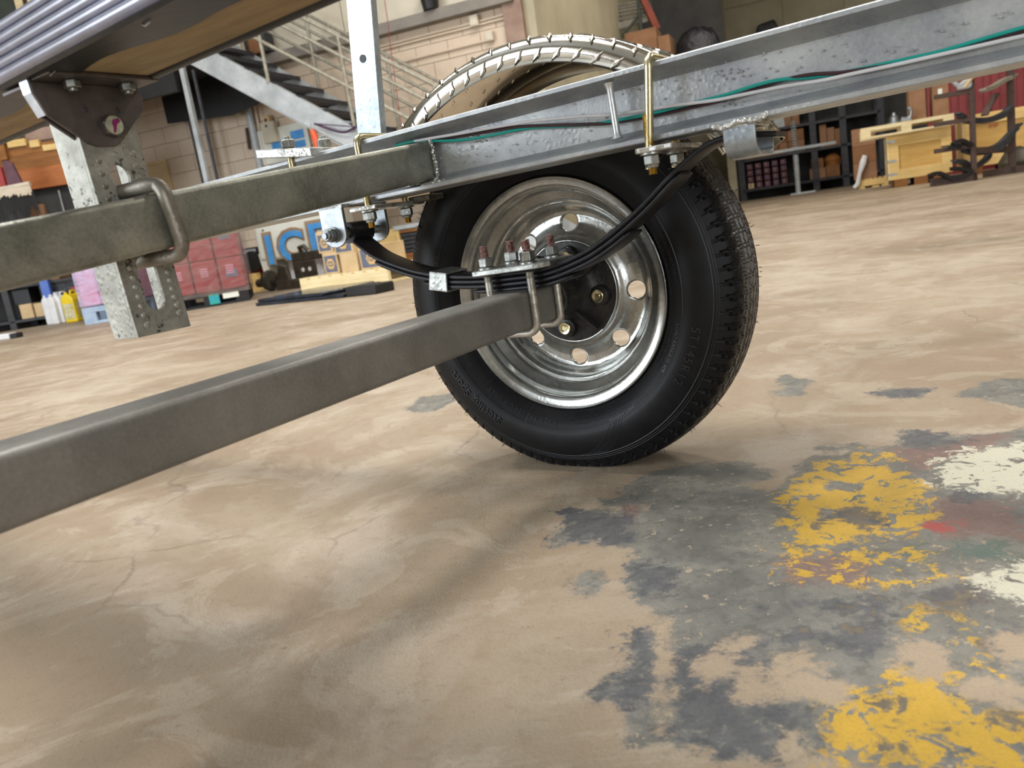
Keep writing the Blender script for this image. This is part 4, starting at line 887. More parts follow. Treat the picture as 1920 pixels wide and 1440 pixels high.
for k in range(7):
    o = mb.build('wall_panel', 'plaster', WB) if k == 0 else pan.copy()
    if k: COL.objects.link(o); o.parent = WB
    pan = pan or o; o.location = (-3.3+k*1.22, 0, 0)
m = MB(); m.box(-3.6, 4.95, -.16, .02, 2.63, 2.75); o = struct('trim_1', m, 'beam', bevel=.006); o.matrix_world = BW.mat()
# small serving hatch low in the block wall
m = MB(); m.box(OPEN[0], OPEN[1], -.004, .0205, OPEN[2], OPEN[3]); HA = m.build('window_1', 'cardlight'); HA.matrix_world = BW.mat(); HA['kind'] = 'structure'
m = MB()
for a in ((OPEN[0]-.04, OPEN[0], OPEN[2]-.04, OPEN[3]+.04), (OPEN[1], OPEN[1]+.04, OPEN[2]-.04, OPEN[3]+.04), (OPEN[0], OPEN[1], OPEN[3], OPEN[3]+.04), (OPEN[0], OPEN[1], OPEN[2]-.04, OPEN[2])): m.box(a[0], a[1], -.03, .02, a[2], a[3])
m.build('window_frame', 'cardlight', HA)
# right end of the block wall and the return
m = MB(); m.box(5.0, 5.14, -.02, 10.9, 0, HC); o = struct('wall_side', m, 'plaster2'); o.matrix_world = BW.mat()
m = MB(); m.box(4.8, 5.02, -.10, .08, 0, HC); o = struct('trim_2', m, 'pinkcol', bevel=.004); o.matrix_world = BW.mat()
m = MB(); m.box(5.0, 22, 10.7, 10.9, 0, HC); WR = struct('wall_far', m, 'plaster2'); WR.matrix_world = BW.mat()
FW = Frame(BW.w(5.0, 10.7, 0), -22)
mb = MB(); mb.box(0, 1.20, -.03, .0, .0, 2.04); pan = None
for r_, z0 in enumerate((0, 2.06, 4.12)):
    for k in range(9):
        if r_ == 2 and k > 7: continue
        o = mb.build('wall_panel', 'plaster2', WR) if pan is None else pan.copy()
        if pan is not None: COL.objects.link(o); o.parent = WR
        pan = pan or o; o.location = (5.0+k*1.22, 10.7, z0)
m = MB(); m.box(5.1, 16, 10.60, 10.67, 3.05, 3.12); o = struct('trim_3', m, 'plaster', bevel=.004); o.matrix_world = BW.mat()

def thing(name, label, cat, fr, x, y, z, yaw=0, group=None): return empty(name, label, cat, at(fr, x, y, z, yaw), group)
def solo(m, name, mt, label, cat, fr, x=0, y=0, z=0, yaw=0, group=None, **kw):
    o = m.build(name, mt, **kw); o.matrix_world = at(fr, x, y, z, yaw); return tag(o, label, cat, group)
# conduits and boxes on the wall
def conduit(pts, name, label, mt='blockpaint', r=.012, off=-.035, group=None):
    P = [BW.loc(x, y, off) for x, y in pts]; c = P[0]
    m = MB(); m.tube([(p[0]-c[0], 0, p[1]-c[1]) for p in P], r, 8); return solo(m, name, mt, label, 'conduit', BW, c[0], off, c[1], group=group, smooth=True)
conduit([(700, 91), (800, 65), (884, 44), (966, 22)], 'conduit', 'upper thin painted conduit running under the grey beam')
conduit([(700, 97), (800, 71), (884, 50), (966, 29)], 'conduit', 'lower of the two close conduits under the grey beam')
conduit([(742, 119), (800, 104), (912, 76)], 'conduit', 'painted conduit ending in a round box left of the tyre guard')
conduit([(366, 208), (422, 193)], 'conduit', 'short conduit into the box under the stair')
conduit([(468, 280), (462, 240)], 'conduit', 'dark upright conduit stub low on the block wall', 'rust', .02)
def wallbox(px, py, w, h, d, mt, name, label, cat, off=-.02, lid=True, **kw):
    x, z = BW.loc(px, py, off); t = thing(name, label, cat, BW, x, off, z-h/2)
    m = MB(); m.box(-w/2, w/2, -d, 0, 0, h); m.build('housing', mt, t, bevel=.006)
    if lid: m = MB(); m.box(-w/2+.012, w/2-.012, -d-.006, -d, .012, h-.012); m.build('cover', mt, t, bevel=.004)
    return t
wallbox(892, 40, .10, .12, .07, 'plaster', 'junction_box', 'square junction box on the twin conduits left of the stained column', 'junction box')
wallbox(920, 69, .09, .10, .06, 'plaster', 'junction_box', 'small junction box just above the tyre guard', 'junction box')
wallbox(431, 192, .09, .10, .06, 'plaster', 'junction_box', 'square junction box under the stair flight', 'junction box')
wallbox(451, 206, .06, .14, .09, 'plaster', 'outlet_box', 'tall narrow outlet box hanging right of the junction box', 'outlet')
EB = wallbox(512, 249, .20, .25, .10, 'plaster', 'breaker_box', 'beige breaker box on the wall beside the upright pipe', 'breaker box')
m = MB(); m.box(-.02, .01, -.112, -.106, .19, .215); m.build('latch', 'dark', EB)
sb = wallbox(507, 226, .09, .11, .09, 'cardlight', 'socket_box', 'small tan socket box on top of the breaker box', 'socket')
m = MB(); m.lathe([(0, .022), (.004, .020)], (0, -.0975, .055), (0, -1, 0), 14); m.build('socket', 'rust', sb)
m = MB(); xa, za = BW.loc(467, 190, -.06); xb, zb_ = BW.loc(485, 285, -.06); m.tube([(0, 0, 0), (0, 0, 2.63)], .045, 16)
solo(m, 'downpipe', 'steelgrey', 'grey upright pipe on the block wall left of the breaker box', 'pipe', BW, (xa+xb)/2-.02, -.07, 0, smooth=True)
m = MB(); m.tube([(0, 0, 0), (0, 0, 2.63)], .016, 8); solo(m, 'downpipe', 'blockpaint', 'thin painted pipe right beside the grey upright pipe', 'pipe', BW, (xa+xb)/2+.06, -.04, 0, smooth=True)
# notice board with blue print
x0, z0 = BW.loc(489, 312, -.04); x1, z1 = BW.loc(578, 250, -.04)
t = thing('notice_board', 'white notice board with blue bars low on the block wall', 'notice board', BW, x0, -.04, z0)
W_, H_ = x1-x0, .42
m = MB(); m.box(0, W_, -.01, .01, 0, H_); m.build('board', 'white', t, bevel=.004)
m = MB(); m.box(W_*.68, W_*.93, -.013, -.0105, H_*.55, H_*.80); m.build('printed_bar', 'blue', t)
m = MB(); m.box(W_*.30, W_*.50, -.013, -.0105, H_*.40, H_*.62); m.build('printed_bar', 'blue', t)
m = MB(); m.box(W_*.68, W_*.93, -.013, -.0105, H_*.30, H_*.50); m.build('printed_bar', 'blue', t)
# bucket on the beam, string in front of the wall
x, z = BW.loc(812, 24, -.10)
t = thing('bucket', 'black bucket standing on the grey beam', 'bucket', BW, x, -.14, 2.752)
m = MB(); m.lathe([(0, 0), (0, .085), (.22, .118), (.22, .110), (.01, .080)], (0, 0, 0), (0, 0, 1), 24, cap=False); m.build('pail', 'black', t, smooth=True)
m = MB(); m.lathe([(.205, .116), (.205, .122), (.222, .122), (.222, .116)], (0, 0, 0), (0, 0, 1), 24, closed=True); m.build('rim', 'black', t, smooth=True)
P = [BW.loc(px, py, -.6) for px, py in ((718, -20), (727, 40), (731, 80), (738, 130), (752, 235))]
m = MB(); m.tube([(p[0]-P[0][0], 0, p[1]-P[0][1]) for p in P], .004, 6); solo(m, 'cord', 'redpaint', 'thin red cord hanging in front of the block wall', 'cord', BW, P[0][0], -.6, P[0][1], smooth=True)

# ============================================================ STAIRS
ST = thing('staircase', 'grey steel staircase with open pipe railings descending along the block wall', 'staircase', BW, 0, 0, 0)
def sz(s): return 2.60-.69*(s-1.88)
S0, S1 = 1.30, 5.55
for off, nm in ((-1.30, 'n'), (-.30, 'f')):
    m = MB(); m.prism([(S0-.35, sz(S0)-.02), (S0, sz(S0)), (S1, sz(S1)), (S1-.02, 0.0), (S1-.25, 0.0), (S0, sz(S0)-.29), (S0-.35, sz(S0)-.29)], lambda x, z, a: (x, a, z), off-.006, off+.006)
    if nm == 'n':
        for dz in (0, -.29): m.prism([(S0, sz(S0)+dz), (S1-.2, sz(S1-.2)+dz), (S1-.2, sz(S1-.2)+dz-.012*(1 if dz == 0 else -1)), (S0, sz(S0)+dz-.012*(1 if dz == 0 else -1))], lambda x, z, a: (x, a, z), off, off+.06)
    m.build('stringer', 'steelgrey', ST)
mt_ = MB(); mt_.box(-.14, .14, -1.29, -.31, -.004, .004); mt_.box(.13, .14, -1.29, -.31, -.04, 0); mt_.box(-.14, -.135, -1.29, -.31, -.02, 0); tr0 = mt_.build('tread', 'dark', ST); first = True
for k in range(13):
    s = 1.55+k*.285; z = sz(s)-.07
    if z < .1: break
    o = tr0 if first else tr0.copy()
    if not first: COL.objects.link(o); o.parent = ST
    o.location = (s, 0, z); first = False
    m = MB(); m.box(-.004, .004, -1.29, -.31, 0, .15) if False else None
for off, dzs in ((-1.30, (.41, .70, .90)), (-.30, (.39, .66, .84))):
    for dz in dzs:
        m = MB(); m.tube([(1.0, off, sz(1.0)+dz), (S1-.1, off, sz(S1-.1)+dz)], .019, 8); m.build('handrail', 'steelrail', ST, smooth=True)
    for s in ((2.50, 3.43, 4.40, 5.30) if off < -1 else (1.55, 2.48, 3.43, 4.40)):
        m = MB(); m.tube([(s, off, sz(s)-.02), (s, off, sz(s)+dzs[-1])], .020, 8); m.build('rail_post', 'steelrail', ST, smooth=True)
# landing on columns
LD = ST
m = MB(); m.box(-1.3, 1.32, -1.33, -.26, 2.62, 2.70); m.build('landing_deck', 'dark', LD)
m = MB(); m.box(-1.3, 1.32, -1.33, -1.27, 2.30, 2.70); m.build('edge_beam', 'black', LD)
m = MB(); m.prism([(.2, 2.62), (1.32, 2.62), (1.86, 2.30), (1.86, 2.22), (1.2, 2.12), (.2, 2.20)], lambda x, z, a: (x, a, z), -.34, -.31); m.build('gusset_panel', 'black', LD)
for s, off, w, mt in ((1.40, -1.27, .055, 'steelgrey'), (1.50, -1.22, .03, 'dark'), (.56, -.30, .075, 'dark'), (.72, -.28, .03, 'blockpaint')):
    m = MB(); m.box(s-w/2, s+w/2, off-w/2, off+w/2, 0, 2.62 if w > .04 else 2.5); m.build('column', mt, LD, bevel=.004)
# things hung from the stringer
x, z = BW.loc(584, 234, -1.33)
t = thing('hanging_handle', 'orange plastic handle hanging from the stair stringer', 'handle', BW, x, -1.34, z-.30)
m = MB(); m.tube([(0.035, 0, .03), (.03, 0, .08), (.01, 0, .22), (0, 0, .25)], [.03, .034, .032, .02], 12); m.build('grip', 'orangetag', t, smooth=True)
m = MB(); m.tube([(0, 0, .24), (-.005, 0, .31)], .004, 6); m.build('hook', 'chrome', t)
A = BW.loc(590, 232, -1.36); B = BW.loc(668, 238, -1.36); Cc = BW.loc(640, 248, -1.36)
m = MB(); m.beam((0, 0, 0), (B[0]-A[0], 0, B[1]-A[1]), .01, .03, (0, 1, 0)); m.tube(catmull([(0, 0, 0), (Cc[0]-A[0], 0, Cc[1]-A[1]), (B[0]-A[0], 0, B[1]-A[1])], 5), .012, 6)
solo(m, 'strap', 'purplestrap', 'dark purple strap looped along the stair stringer', 'strap', BW, A[0], -1.36, A[1])
# cartons and panels stored on the landing
for px0, px1, pt, pb, mt, nm, lb, ct in ((402, 427, 60, 112, 'cardlight', 'panel', 'pale upright panel leaning at the back of the landing', 'panel'), (428, 441, 75, 108, 'card', 'carton', 'narrow brown carton leftmost on the landing', 'carton'), (444, 458, 70, 107, 'cardlight', 'carton', 'orange brown carton with a white patch on the landing', 'carton'),
                              (460, 470, 60, 108, 'rust', 'shelf_upright', 'dark upright frame between the cartons on the landing', 'frame'), (471, 491, 55, 112, 'carddark', 'carton', 'rust brown carton behind the first stair post', 'carton'), (494, 503, 50, 108, 'dark', 'shelf_upright', 'dark upright frame rightmost on the landing', 'frame')):
    a = BW.loc(px0, pb, -.25); b = BW.loc(px1, pb, -.25); m = MB(); w = b[0]-a[0]; m.box(0, w, 0, .18, 0, .75)
    o = solo(m, nm, mt, lb, ct, BW, a[0], -.25, 2.76, bevel=.008)
    if mt == 'cardlight' and ct == 'carton': m = MB(); m.box(.02, w*.8, -.004, 0, .02, .16); m.build('white_patch', 'white', o)

# ============================================================ BACKGROUND GOODS, LEFT
def pallet(fr, x, y, w, d, h, mt, name, label, nb=7, blocks=False, yaw=0, z=0, group=None, cat='pallet'):
    t = thing(name, label, cat, fr, x, y, z, yaw, group)
    bt_ = h*.16
    for k in range(3):
        yy = (d-.09)*k/2 if True else 0
        if blocks:
            for j in range(3):
                xx = (w-.12)*j/2; m = MB(); m.box(xx, xx+.12, yy, yy+.09, bt_, h-2*bt_); m.build('block', mt, t, bevel=.003)
            m = MB(); m.box(0, w, yy, yy+.09, 0, bt_); m.build('bottom_board', mt, t, bevel=.002)
            m = MB(); m.box(0, w, yy, yy+.09, h-2*bt_, h-bt_); m.build('bearer', mt, t, bevel=.002)
        else:
            m = MB(); m.prism([(0, bt_), (w*.15, bt_), (w*.17, bt_*1.5), (w*.83, bt_*1.5), (w*.85, bt_), (w, bt_), (w, h-bt_), (0, h-bt_)], lambda a, b, c: (a, c, b), yy, yy+.04); m.build('stringer', mt, t, bevel=.003)
    for k in range(nb):
        if blocks: m = MB(); yy = (d-.1)*k/(nb-1); m.box(0, w, yy, yy+.085, h-bt_, h)
        else: xx = (w-.10)*k/(nb-1); m = MB(); m.box(xx, xx+.10, 0, d, h-bt_, h)
        m.build('deck_board', mt, t, bevel=.002)
    if not blocks:
        for k in (0, nb//2, nb-1):
            xx = (w-.10)*k/(nb-1); m = MB(); m.box(xx, xx+.10, 0, d, 0, bt_); m.build('bottom_board', mt, t, bevel=.002)
    return t
def carton(fr, x0, x1, y0, d, z0, z1, mt, label, group=None, tape=True, name='carton', yaw=0):
    w = x1-x0; h = z1-z0; m = MB(); m.box(0, w, 0, d, 0, h); o = solo(m, name, mt, label, 'carton', fr, x0, y0, z0, yaw, group, bevel=.004)
    if tape:
        m = MB(); m.box(w/2-.025, w/2+.025, -.0015, 0, h*.75, h); m.box(w/2-.025, w/2+.025, -.0015, d, h, h+.0015); m.build('tape', 'tape', o)
    return o
# front pallet with watch-print cartons
FP = Frame(floor_at(566, 549), -34)
xr, _ = FP.loc(728, 520); h = FP.loc(570, 527)[1]; PH = .128
PW = xr
pallet(FP, 0, 0, PW, .95, PH, 'pinepale', 'timber_pallet', 'pale low timber pallet carrying the printed cartons', nb=8)
def logo_carton(px0, px1, pz0, pz1, dy, dd, label, logo=True, z0=None, z1=None):
    a = FP.loc(px0, 500, dy)[0]; b = FP.loc(px1, 500, dy)[0]
    o = carton(FP, a, b, dy, dd, z0, z1, 'cardlight', label, 'printed cartons on the pale pallet', tape=False); w = b-a; h = z1-z0
    if logo:
        m = MB()
        m.box(.018, w-.018, -.002, 0, .018, h-.030); m.build('printed_panel', 'print', o)
        R = min(w, h)*.30; c = (w*(.5 if w < .3 else .42), h*.47); m = MB(); m.lathe([(0, R), (.0015, R)], (c[0], -.002, c[1]), (0, -1, 0), 6, pi/6); m.build('hexagon_print', 'tanprint', o)
        m = MB()
        for rr_, s_ in ((R*.62, 1), (R*.36, 1)):
            m.tube([(c[0]+rr_*1.15*cos(q), -.0038, c[1]+rr_*.62*sin(q)) for q in [2*pi*k/20 for k in range(21)]], .003, 4, cap=False)
        m.build('swirl_print', 'print', o)
    return o
z1_ = FP.loc(630, 487, .10)[1]; 
logo_carton(608, 635, 0, 0, .12, .28, 'printed carton at the bottom of the left stack on the pale pallet', z0=PH, z1=PH+.195)
logo_carton(603, 630, 0, 0, .12, .28, 'printed carton on top of the left stack on the pale pallet', z0=PH+.195, z1=PH+.385)
logo_carton(640, 672, 0, 0, .10, .30, 'plain shiny carton low in the middle stack on the pale pallet', logo=False, z0=PH, z1=PH+.165)
logo_carton(633, 668, 0, 0, .10, .30, 'printed carton on the middle stack just below the spring bolt', z0=PH+.165, z1=PH+.365)
logo_carton(677, 722, 0, 0, .10, .30, 'wide printed carton at the right end of the pale pallet', z0=PH, z1=PH+.205)
m = MB(); m.box(0, .22, 0, .20, 0, .34); solo(m, 'carton', 'cardlight', 'brown carton behind the middle stack on the pale pallet', 'carton', FP, FP.loc(636, 500, .45)[0], .45, PH, bevel=.004)
# polished black slabs on the floor in front
a = floor_at(478, 575); BP = Frame(a, -36)
xr = BP.loc(640, 548)[0]
for k, (dx, lb) in enumerate(((0, 'polished black slab lying lowest on the floor before the pallet'), (.02, 'polished black slab lying upper of two before the pallet'))):
    m = MB(); m.box(0, xr-.25*k, 0, .55, 0, .026); solo(m, 'polished_slab', 'blackpanel', lb, 'slab', BP, dx+.01, .01*k, .001+k*.0275, bevel=.008)
m = MB(); m.box(0, .30, 0, .2, 0, .07); solo(m, 'skid_block', 'black', 'black block on the floor behind the polished slabs', 'block', BP, xr+.02, .02, 0, bevel=.01)
# ice bin
IC = Frame(floor_at(506, 542), -16)
x0 = IC.loc(488, 500)[0]; x1 = IC.loc(640, 470)[0]; zt = IC.loc(480, 398)[1]; zbm = IC.loc(492, 492)[1]
t = thing('ice_bin', 'white ice storage bin with blue ICE lettering, standing behind the cartons', 'ice bin', IC, x0, 0, 0)
w = x1-x0
m = MB(); m.box(0, w, 0, .5, zbm, zt+.35); m.build('bin_body', 'white', t, bevel=.05, seg=4)
m = MB(); m.prism([(-.01, zbm+.1), (.10, zbm+.1), (.10, .03), (.03, .03)], lambda a_, b_, c_: (a_, c_, b_), .02, .55); m.build('base_skirt', 'white', t, bevel=.01)
m = MB(); m.box(.3, w, .12, .55, .06, zbm+.02); m.build('base_panel', 'whiteplastic', t)
cu = [(500, 470), (540, 463), (596, 448)]
for ch, (px, py), sc in zip('ICE', ((505, 470), (546, 463), (596, 449)), (.46, .46, .48)):
    X, Z = IC.loc(px, py, -.01); X -= x0
    for nm, off_, ex, mt, yy in (('letter_outline', .034, .008, 'outline', -.006), ('letter', .010, .008, 'blue', -.020)):
        vs, fs = text_mesh(ch, sc, ex, 1.0, off_); mm = MB(); mm.add([(X+vx*1.05+(.012 if nm == 'letter' else 0), yy-vz, Z+vy-(.012 if nm == 'letter' else 0)) for vx, vy, vz in vs], fs); o = mm.build(nm, mt, t)
m = MB(); m.lathe([(0, .015), (.008, .012)], (IC.loc(493, 432)[0]-x0, 0, IC.loc(493, 432)[1]), (0, -1, 0), 12); m.build('rivet', 'zinc', t)
# timber blocks and salvaged axles
for k, (px, py, w, h, d, lb) in enumerate(((505, 527, .22, .055, .1, 'pale timber board lowest under the ice bin'), (505, 527, .22, .055, .1, 'pale timber board middle of the stack under the ice bin'), (505, 527, .20, .055, .1, 'pale timber board topmost of the stack under the ice bin'))):
    m = MB(); m.box(0, w, 0, d, 0, h); solo(m, 'timber_board', 'pine', lb, 'board', IC, x0+.14, -.12, .001+k*.0575, bevel=.004)
for px, py, w, h, lb in ((463, 551, .15, .16, 'yellow pine offcut standing left of the rusty hub'), (470, 547, .13, .20, 'yellow pine offcut behind the first one'), (484, 545, .10, .13, 'short pine offcut right of the others')):
    Fz = Frame(floor_at(px, py), -34); m = MB(); m.box(-w/2, w/2, 0, .14, 0, h); m.box(-w/4, w/4, -.02, 0, 0, h*.8); solo(m, 'timber_offcut', 'pine', lb, 'offcut', Fz, bevel=.006)
AF = Frame(floor_at(505, 547), -34); xr = AF.loc(606, 532)[0]
t = thing('axle_beam', 'oily steel axle beam with a round hub lying left of the pallet', 'axle', AF, 0, 0, 0)
m = MB(); m.box(.12, xr+.15, 0, .10, .0, .10); m.build('beam', 'machine', t, bevel=.008)
m = MB(); m.lathe([(-.05, .04), (-.04, .105), (.0, .115), (.03, .10), (.035, .05), (.10, .045)], (.0, .05, .115), (1, 0, 0), 24); m.build('hub_drum', 'machine', t, smooth=True)
m = MB(); m.lathe([(-.22, .02), (-.2, .045), (-.05, .05)], (.0, .05, .10), (1, 0, 0), 16); m.build('spindle', 'rust', t, smooth=True)
m = MB(); m.prism([(.12, .08), (.34, .08), (.30, .24), (.20, .27)], lambda a_, b_, c_: (a_, c_, b_), .01, .05); m.build('spring_seat', 'machine', t, bevel=.006)
t = thing('axle_beam', 'oily steel axle assembly stacked behind, holed bracket facing out', 'axle', AF, .28, .14, 0)
m = MB(); m.box(.0, xr-.1, 0, .10, .27, .36); m.build('beam', 'machine', t, bevel=.01)
m = MB(); m.box(.0, .10, 0, .10, .0, .30); m.build('leg', 'machine', t, bevel=.01)
m = MB(); m.box(.14, .40, -.06, -.04, .05, .27); m.build('bracket', 'machine', t, bevel=.01)
for hx in (.21, .31): m = MB(); m.lathe([(0, .022), (.004, .022)], (hx, -.06, .18), (0, -1, 0), 14); m.build('bracket_hole', 'white', t)
m = MB()
m.lathe([(0, .03), (.01, .07), (.05, .075), (.06, .045), (.12, .04), (.13, .07), (.16, .07), (.17, .03), (.26, .028)], (.46, .05, .12), (1, 0, 0), 20); m.build('drum', 'machine', t, smooth=True)
m = MB(); m.tube([(.15, .02, .36), (.15, .0, .41), (.22, .0, .42), (.25, .02, .37)], .022, 10); m.build('shackle', 'machine', t, smooth=True)
# small engine between red stack and ice bin
x, z = IC.loc(448, 445, .25)
t = thing('generator', 'black and red portable generator between the red goods and the ice bin', 'generator', IC, x, .25, 0)
m = MB(); m.box(0, .28, 0, .30, .10, .26); m.build('engine_block', 'redpaint', t, bevel=.02)
m = MB(); m.box(-.02, .30, -.02, .30, .26, .50); m.build('tank', 'black', t, bevel=.03)
m = MB(); m.box(-.01, .20, -.03, -.02, .43, .48); m.build('panel', 'steelgrey', t)
m = MB(); m.lathe([(0, .11), (.06, .12), (.07, .05)], (.16, -.02, .34), (0, -1, 0), 20); m.build('starter_housing', 'black', t, smooth=True)
m = MB(); m.box(-.03, .30, 0, .30, 0, .10); m.build('base_frame', 'black', t, bevel=.01)
# red wrapped goods on a black pallet
RG = Frame(floor_at(392, 576), 14)
xl = RG.loc(318, 560)[0]; xr = RG.loc(468, 556)[0]; zt = RG.loc(458, 432)[1]
pallet(RG, xl, 0, xr-xl, .9, .13, 'black', 'plastic_pallet', 'black plastic pallet under the red wrapped goods', nb=7, blocks=True)
m = MB(); xq = RG.loc(392, 560, -.005)[0]; m.box(0, .09, -.006, 0, 0, .09); solo(m, 'label_card', 'label_blue', 'small blue green label on the black pallet', 'label', RG, xq, -.003, .02)
m = MB(); xq = RG.loc(418, 555, -.005)[0]; m.box(0, .14, -.006, 0, 0, .05); solo(m, 'torn_paper', 'white', 'torn white paper on the black pallet edge', 'paper', RG, xq, -.003, .055)
zm = RG.loc(400, 487)[1]; w = xr-xl; nx_ = 3; cw = w/nx_
for r_, (za, zb2) in enumerate(((.132, zm), (zm+.004, zt+.22))):
    for k in range(nx_):
        m = MB(); m.box(0, cw-.012, 0, .85, 0, zb2-za); o = solo(m, 'goods_box', 'redlocker', ('upper' if r_ else 'lower')+' row red goods box, '+('left', 'middle', 'right')[k]+' under the stretch film', 'box', RG, xl+k*cw+.006, .02, za, group='red boxes under film on the black pallet', bevel=.012)
        for j in range(4):
            m = MB(); zz_ = (zb2-za)*(.50+.075*j); m.box(cw*.30, cw*.60, -.006, 0, zz_, zz_+.012); m.build('vent_slot', 'pinklocker', o)
        if k == 2: m = MB(); m.box(cw*.25, cw*.72, -.004, 0, (zb2-za)*.38, (zb2-za)*.62); m.build('printed_label', 'print', o)
m = MB(); m.box(0, w+.03, -.012, .9, 0, zt+.22-.10); FL = m.build('stretch_film', 'film'); FL.matrix_world = at(RG, xl-.012, 0, .10)
tag(FL, 'clear stretch film wrapped round the red goods boxes', 'film')
# pink goods on a pale blue pallet
PG = Frame(floor_at(160, 610), 6)
xl = 0; xr = PG.loc(236, 590)[0]; 
pallet(PG, 0, 0, xr+.16, .8, .16, 'bluepallet', 'plastic_pallet', 'pale blue plastic pallet under the lilac wrapped goods', nb=7, blocks=True)
x0 = PG.loc(156, 585)[0]; w = xr-x0+.15; zt = .62
for k in range(3):
    cw = w/3; m = MB(); m.box(0, cw-.012, 0, .7, 0, .44); o = solo(m, 'goods_box', 'pinklocker', 'pink goods box, '+('left', 'middle', 'right')[k]+' under the lilac film', 'box', PG, x0+k*cw, .03, .165, group='pink boxes under film on the blue pallet', bevel=.012)
    for j in range(4): m = MB(); m.box(cw*.2, cw*.45, -.006, 0, .22+j*.04, .235+j*.04); m.build('vent_slot', 'lilac', o)
    m = MB(); m.box(0, cw-.012, 0, .7, 0, .40); solo(m, 'goods_box', 'lilac', 'pale lilac goods box, '+('left', 'middle', 'right')[k]+' in the upper row', 'box', PG, x0+k*cw, .03, .61, group='pink boxes under film on the blue pallet', bevel=.012)
m = MB(); m.box(0, w+.03, -.01, .75, 0, .86); o = m.build('stretch_film', 'filmwhite'); o.matrix_world = at(PG, x0-.012, 0, .17); tag(o, 'whitish stretch film wrapped round the pink and lilac boxes', 'film')
# jerrycans
def jug(px, py, mt, label, group, frm=None, w=.085, h=.30):
    Fj = Frame(floor_at(px, py), -12); t = thing('jerrycan', label, 'jerrycan', Fj, 0, 0, 0, 0, group)
    m = MB(); P = [(0, 0), (w, 0), (w, h*.80), (w*.85, h*.93), (w*.6, h), (w*.25, h), (0, h*.86)]; m.prism(P, lambda a_, b_, c_: (a_, c_, b_), 0, .20); m.build('canister', mt, t, bevel=.014, seg=3)
    m = MB(); m.lathe([(0, .017), (.022, .017)], (w*.35, .04, h), (0, 0, 1), 14); m.build('cap', mt, t, smooth=True)
    m = MB(); m.tube([(w*.5, .07, h*.97), (w*.5, .09, h+.03), (w*.5, .15, h+.03), (w*.5, .17, h*.97)], .010, 8); m.build('handle', mt, t, smooth=True)
    if mt == 'yellow':
        m = MB(); m.box(w+.0005, w+.003, .04, .17, h*.15, h*.70); m.box(.015, w-.012, -.003, 0, h*.12, h*.66); m.build('label_panel', 'label', t)
    return t
jug(88, 610, 'whiteplastic', 'white jerrycan, leftmost of the row on the floor', 'jerrycans beside the shelf')
jug(99, 609, 'whiteplastic', 'white jerrycan, second of the row on the floor', 'jerrycans beside the shelf')
jug(110, 607, 'whiteplastic', 'white jerrycan next to the yellow one', 'jerrycans beside the shelf')
jug(124, 606, 'yellow', 'bright yellow jerrycan with printed label, right end of the row', 'jerrycans beside the shelf', w=.15, h=.30)
m = MB(); a = floor_at(2, 638); Fq = Frame(a, -12); m.box(-.12, .09, 0, .1, 0, .05); solo(m, 'white_tray', 'whiteplastic', 'small white tray on the floor at far left', 'tray', Fq, bevel=.008)
m = MB(); m.box(.10, .17, 0, .08, 0, .045); solo(m, 'black_block', 'black', 'small black block beside the white tray', 'block', Fq, bevel=.006)
# low shelving behind the jerrycans
LS = Frame(floor_at(27, 619), 4)
def shelving(fr, label, posts, levels, x0, x1, d, h, pm='dark', sm='dark', name='shelving_unit', pw=.05):
    t = thing(name, label, 'shelving', fr, 0, 0, 0)
    for x in posts:
        for y in (0, d-pw): m = MB(); m.box(x-pw/2, x+pw/2, y, y+pw, 0, h); m.build('shelf_post', pm, t, bevel=.004)
    for z in levels:
        m = MB(); m.box(x0, x1, 0, d, z-.03, z); m.build('shelf_board', sm, t, bevel=.003)
    return t
x1 = LS.loc(175, 595)[0]
shelving(LS, 'dark steel shelving far left behind the jerrycans', (0, x1), (.10, .47, .95), -.6, x1+.02, .55, .96, pw=.07)
BX = [(34, 58, .10, .26, 'cardlight', 'orange brown box low on the dark shelving, leftmost', .02), (62, 84, .10, .25, 'cardlight', 'orange brown box low on the dark shelving, next one', .02), (27, 48, .47, .72, 'carddark', 'dark brown carton on the second shelf at left', .1), (50, 72, .47, .70, 'carddark', 'dark brown carton on the second shelf, right one', .1), (106, 124, .47, .66, 'card', 'small brown carton on the second shelf right of the blue post', .15), (20, 60, .26, .42, 'black', 'black bag lying on the low boxes', .05)]
for px0, px1, z0, z1, mt, lb, dy in BX:
    a = LS.loc(px0, 570, dy)[0]; b = LS.loc(px1, 570, dy)[0]; carton(LS, a, b, dy, .3, z0+.001, z1, mt, lb, tape=False, name='carton' if mt != 'black' else 'bag')
a = LS.loc(86, 548, -.07)[0]; m = MB(); m.box(-.045, .045, 0, .06, 0, .90); solo(m, 'rack_post', 'bluepost', 'blue rack post behind the jerrycans', 'post', LS, a, -.07, 0, bevel=.004)
a = LS.loc(118, 560, .3)[0]; m = MB(); m.box(-.1, .5, 0, .1, 0, .16); solo(m, 'folded_sheet', 'blackbag', 'folded dark sheets on the second shelf under the small carton', 'sheets', LS, a, .02, .30, bevel=.01)
a = LS.loc(140, 560, -.12)[0]; m = MB(); m.box(0, .3, 0, .05, 0, .035); solo(m, 'red_bar', 'redpaint', 'thin red bar beside the lilac goods', 'bar', LS, a, -.15, .33, bevel=.004)
m = MB(); m.box(-1.2, x1+.5, 0, .1, 0, .95); solo(m, 'backing_sheet', 'concrete_dark', 'dark backing sheet behind the left shelving', 'sheet', LS, 0, .62, 0)
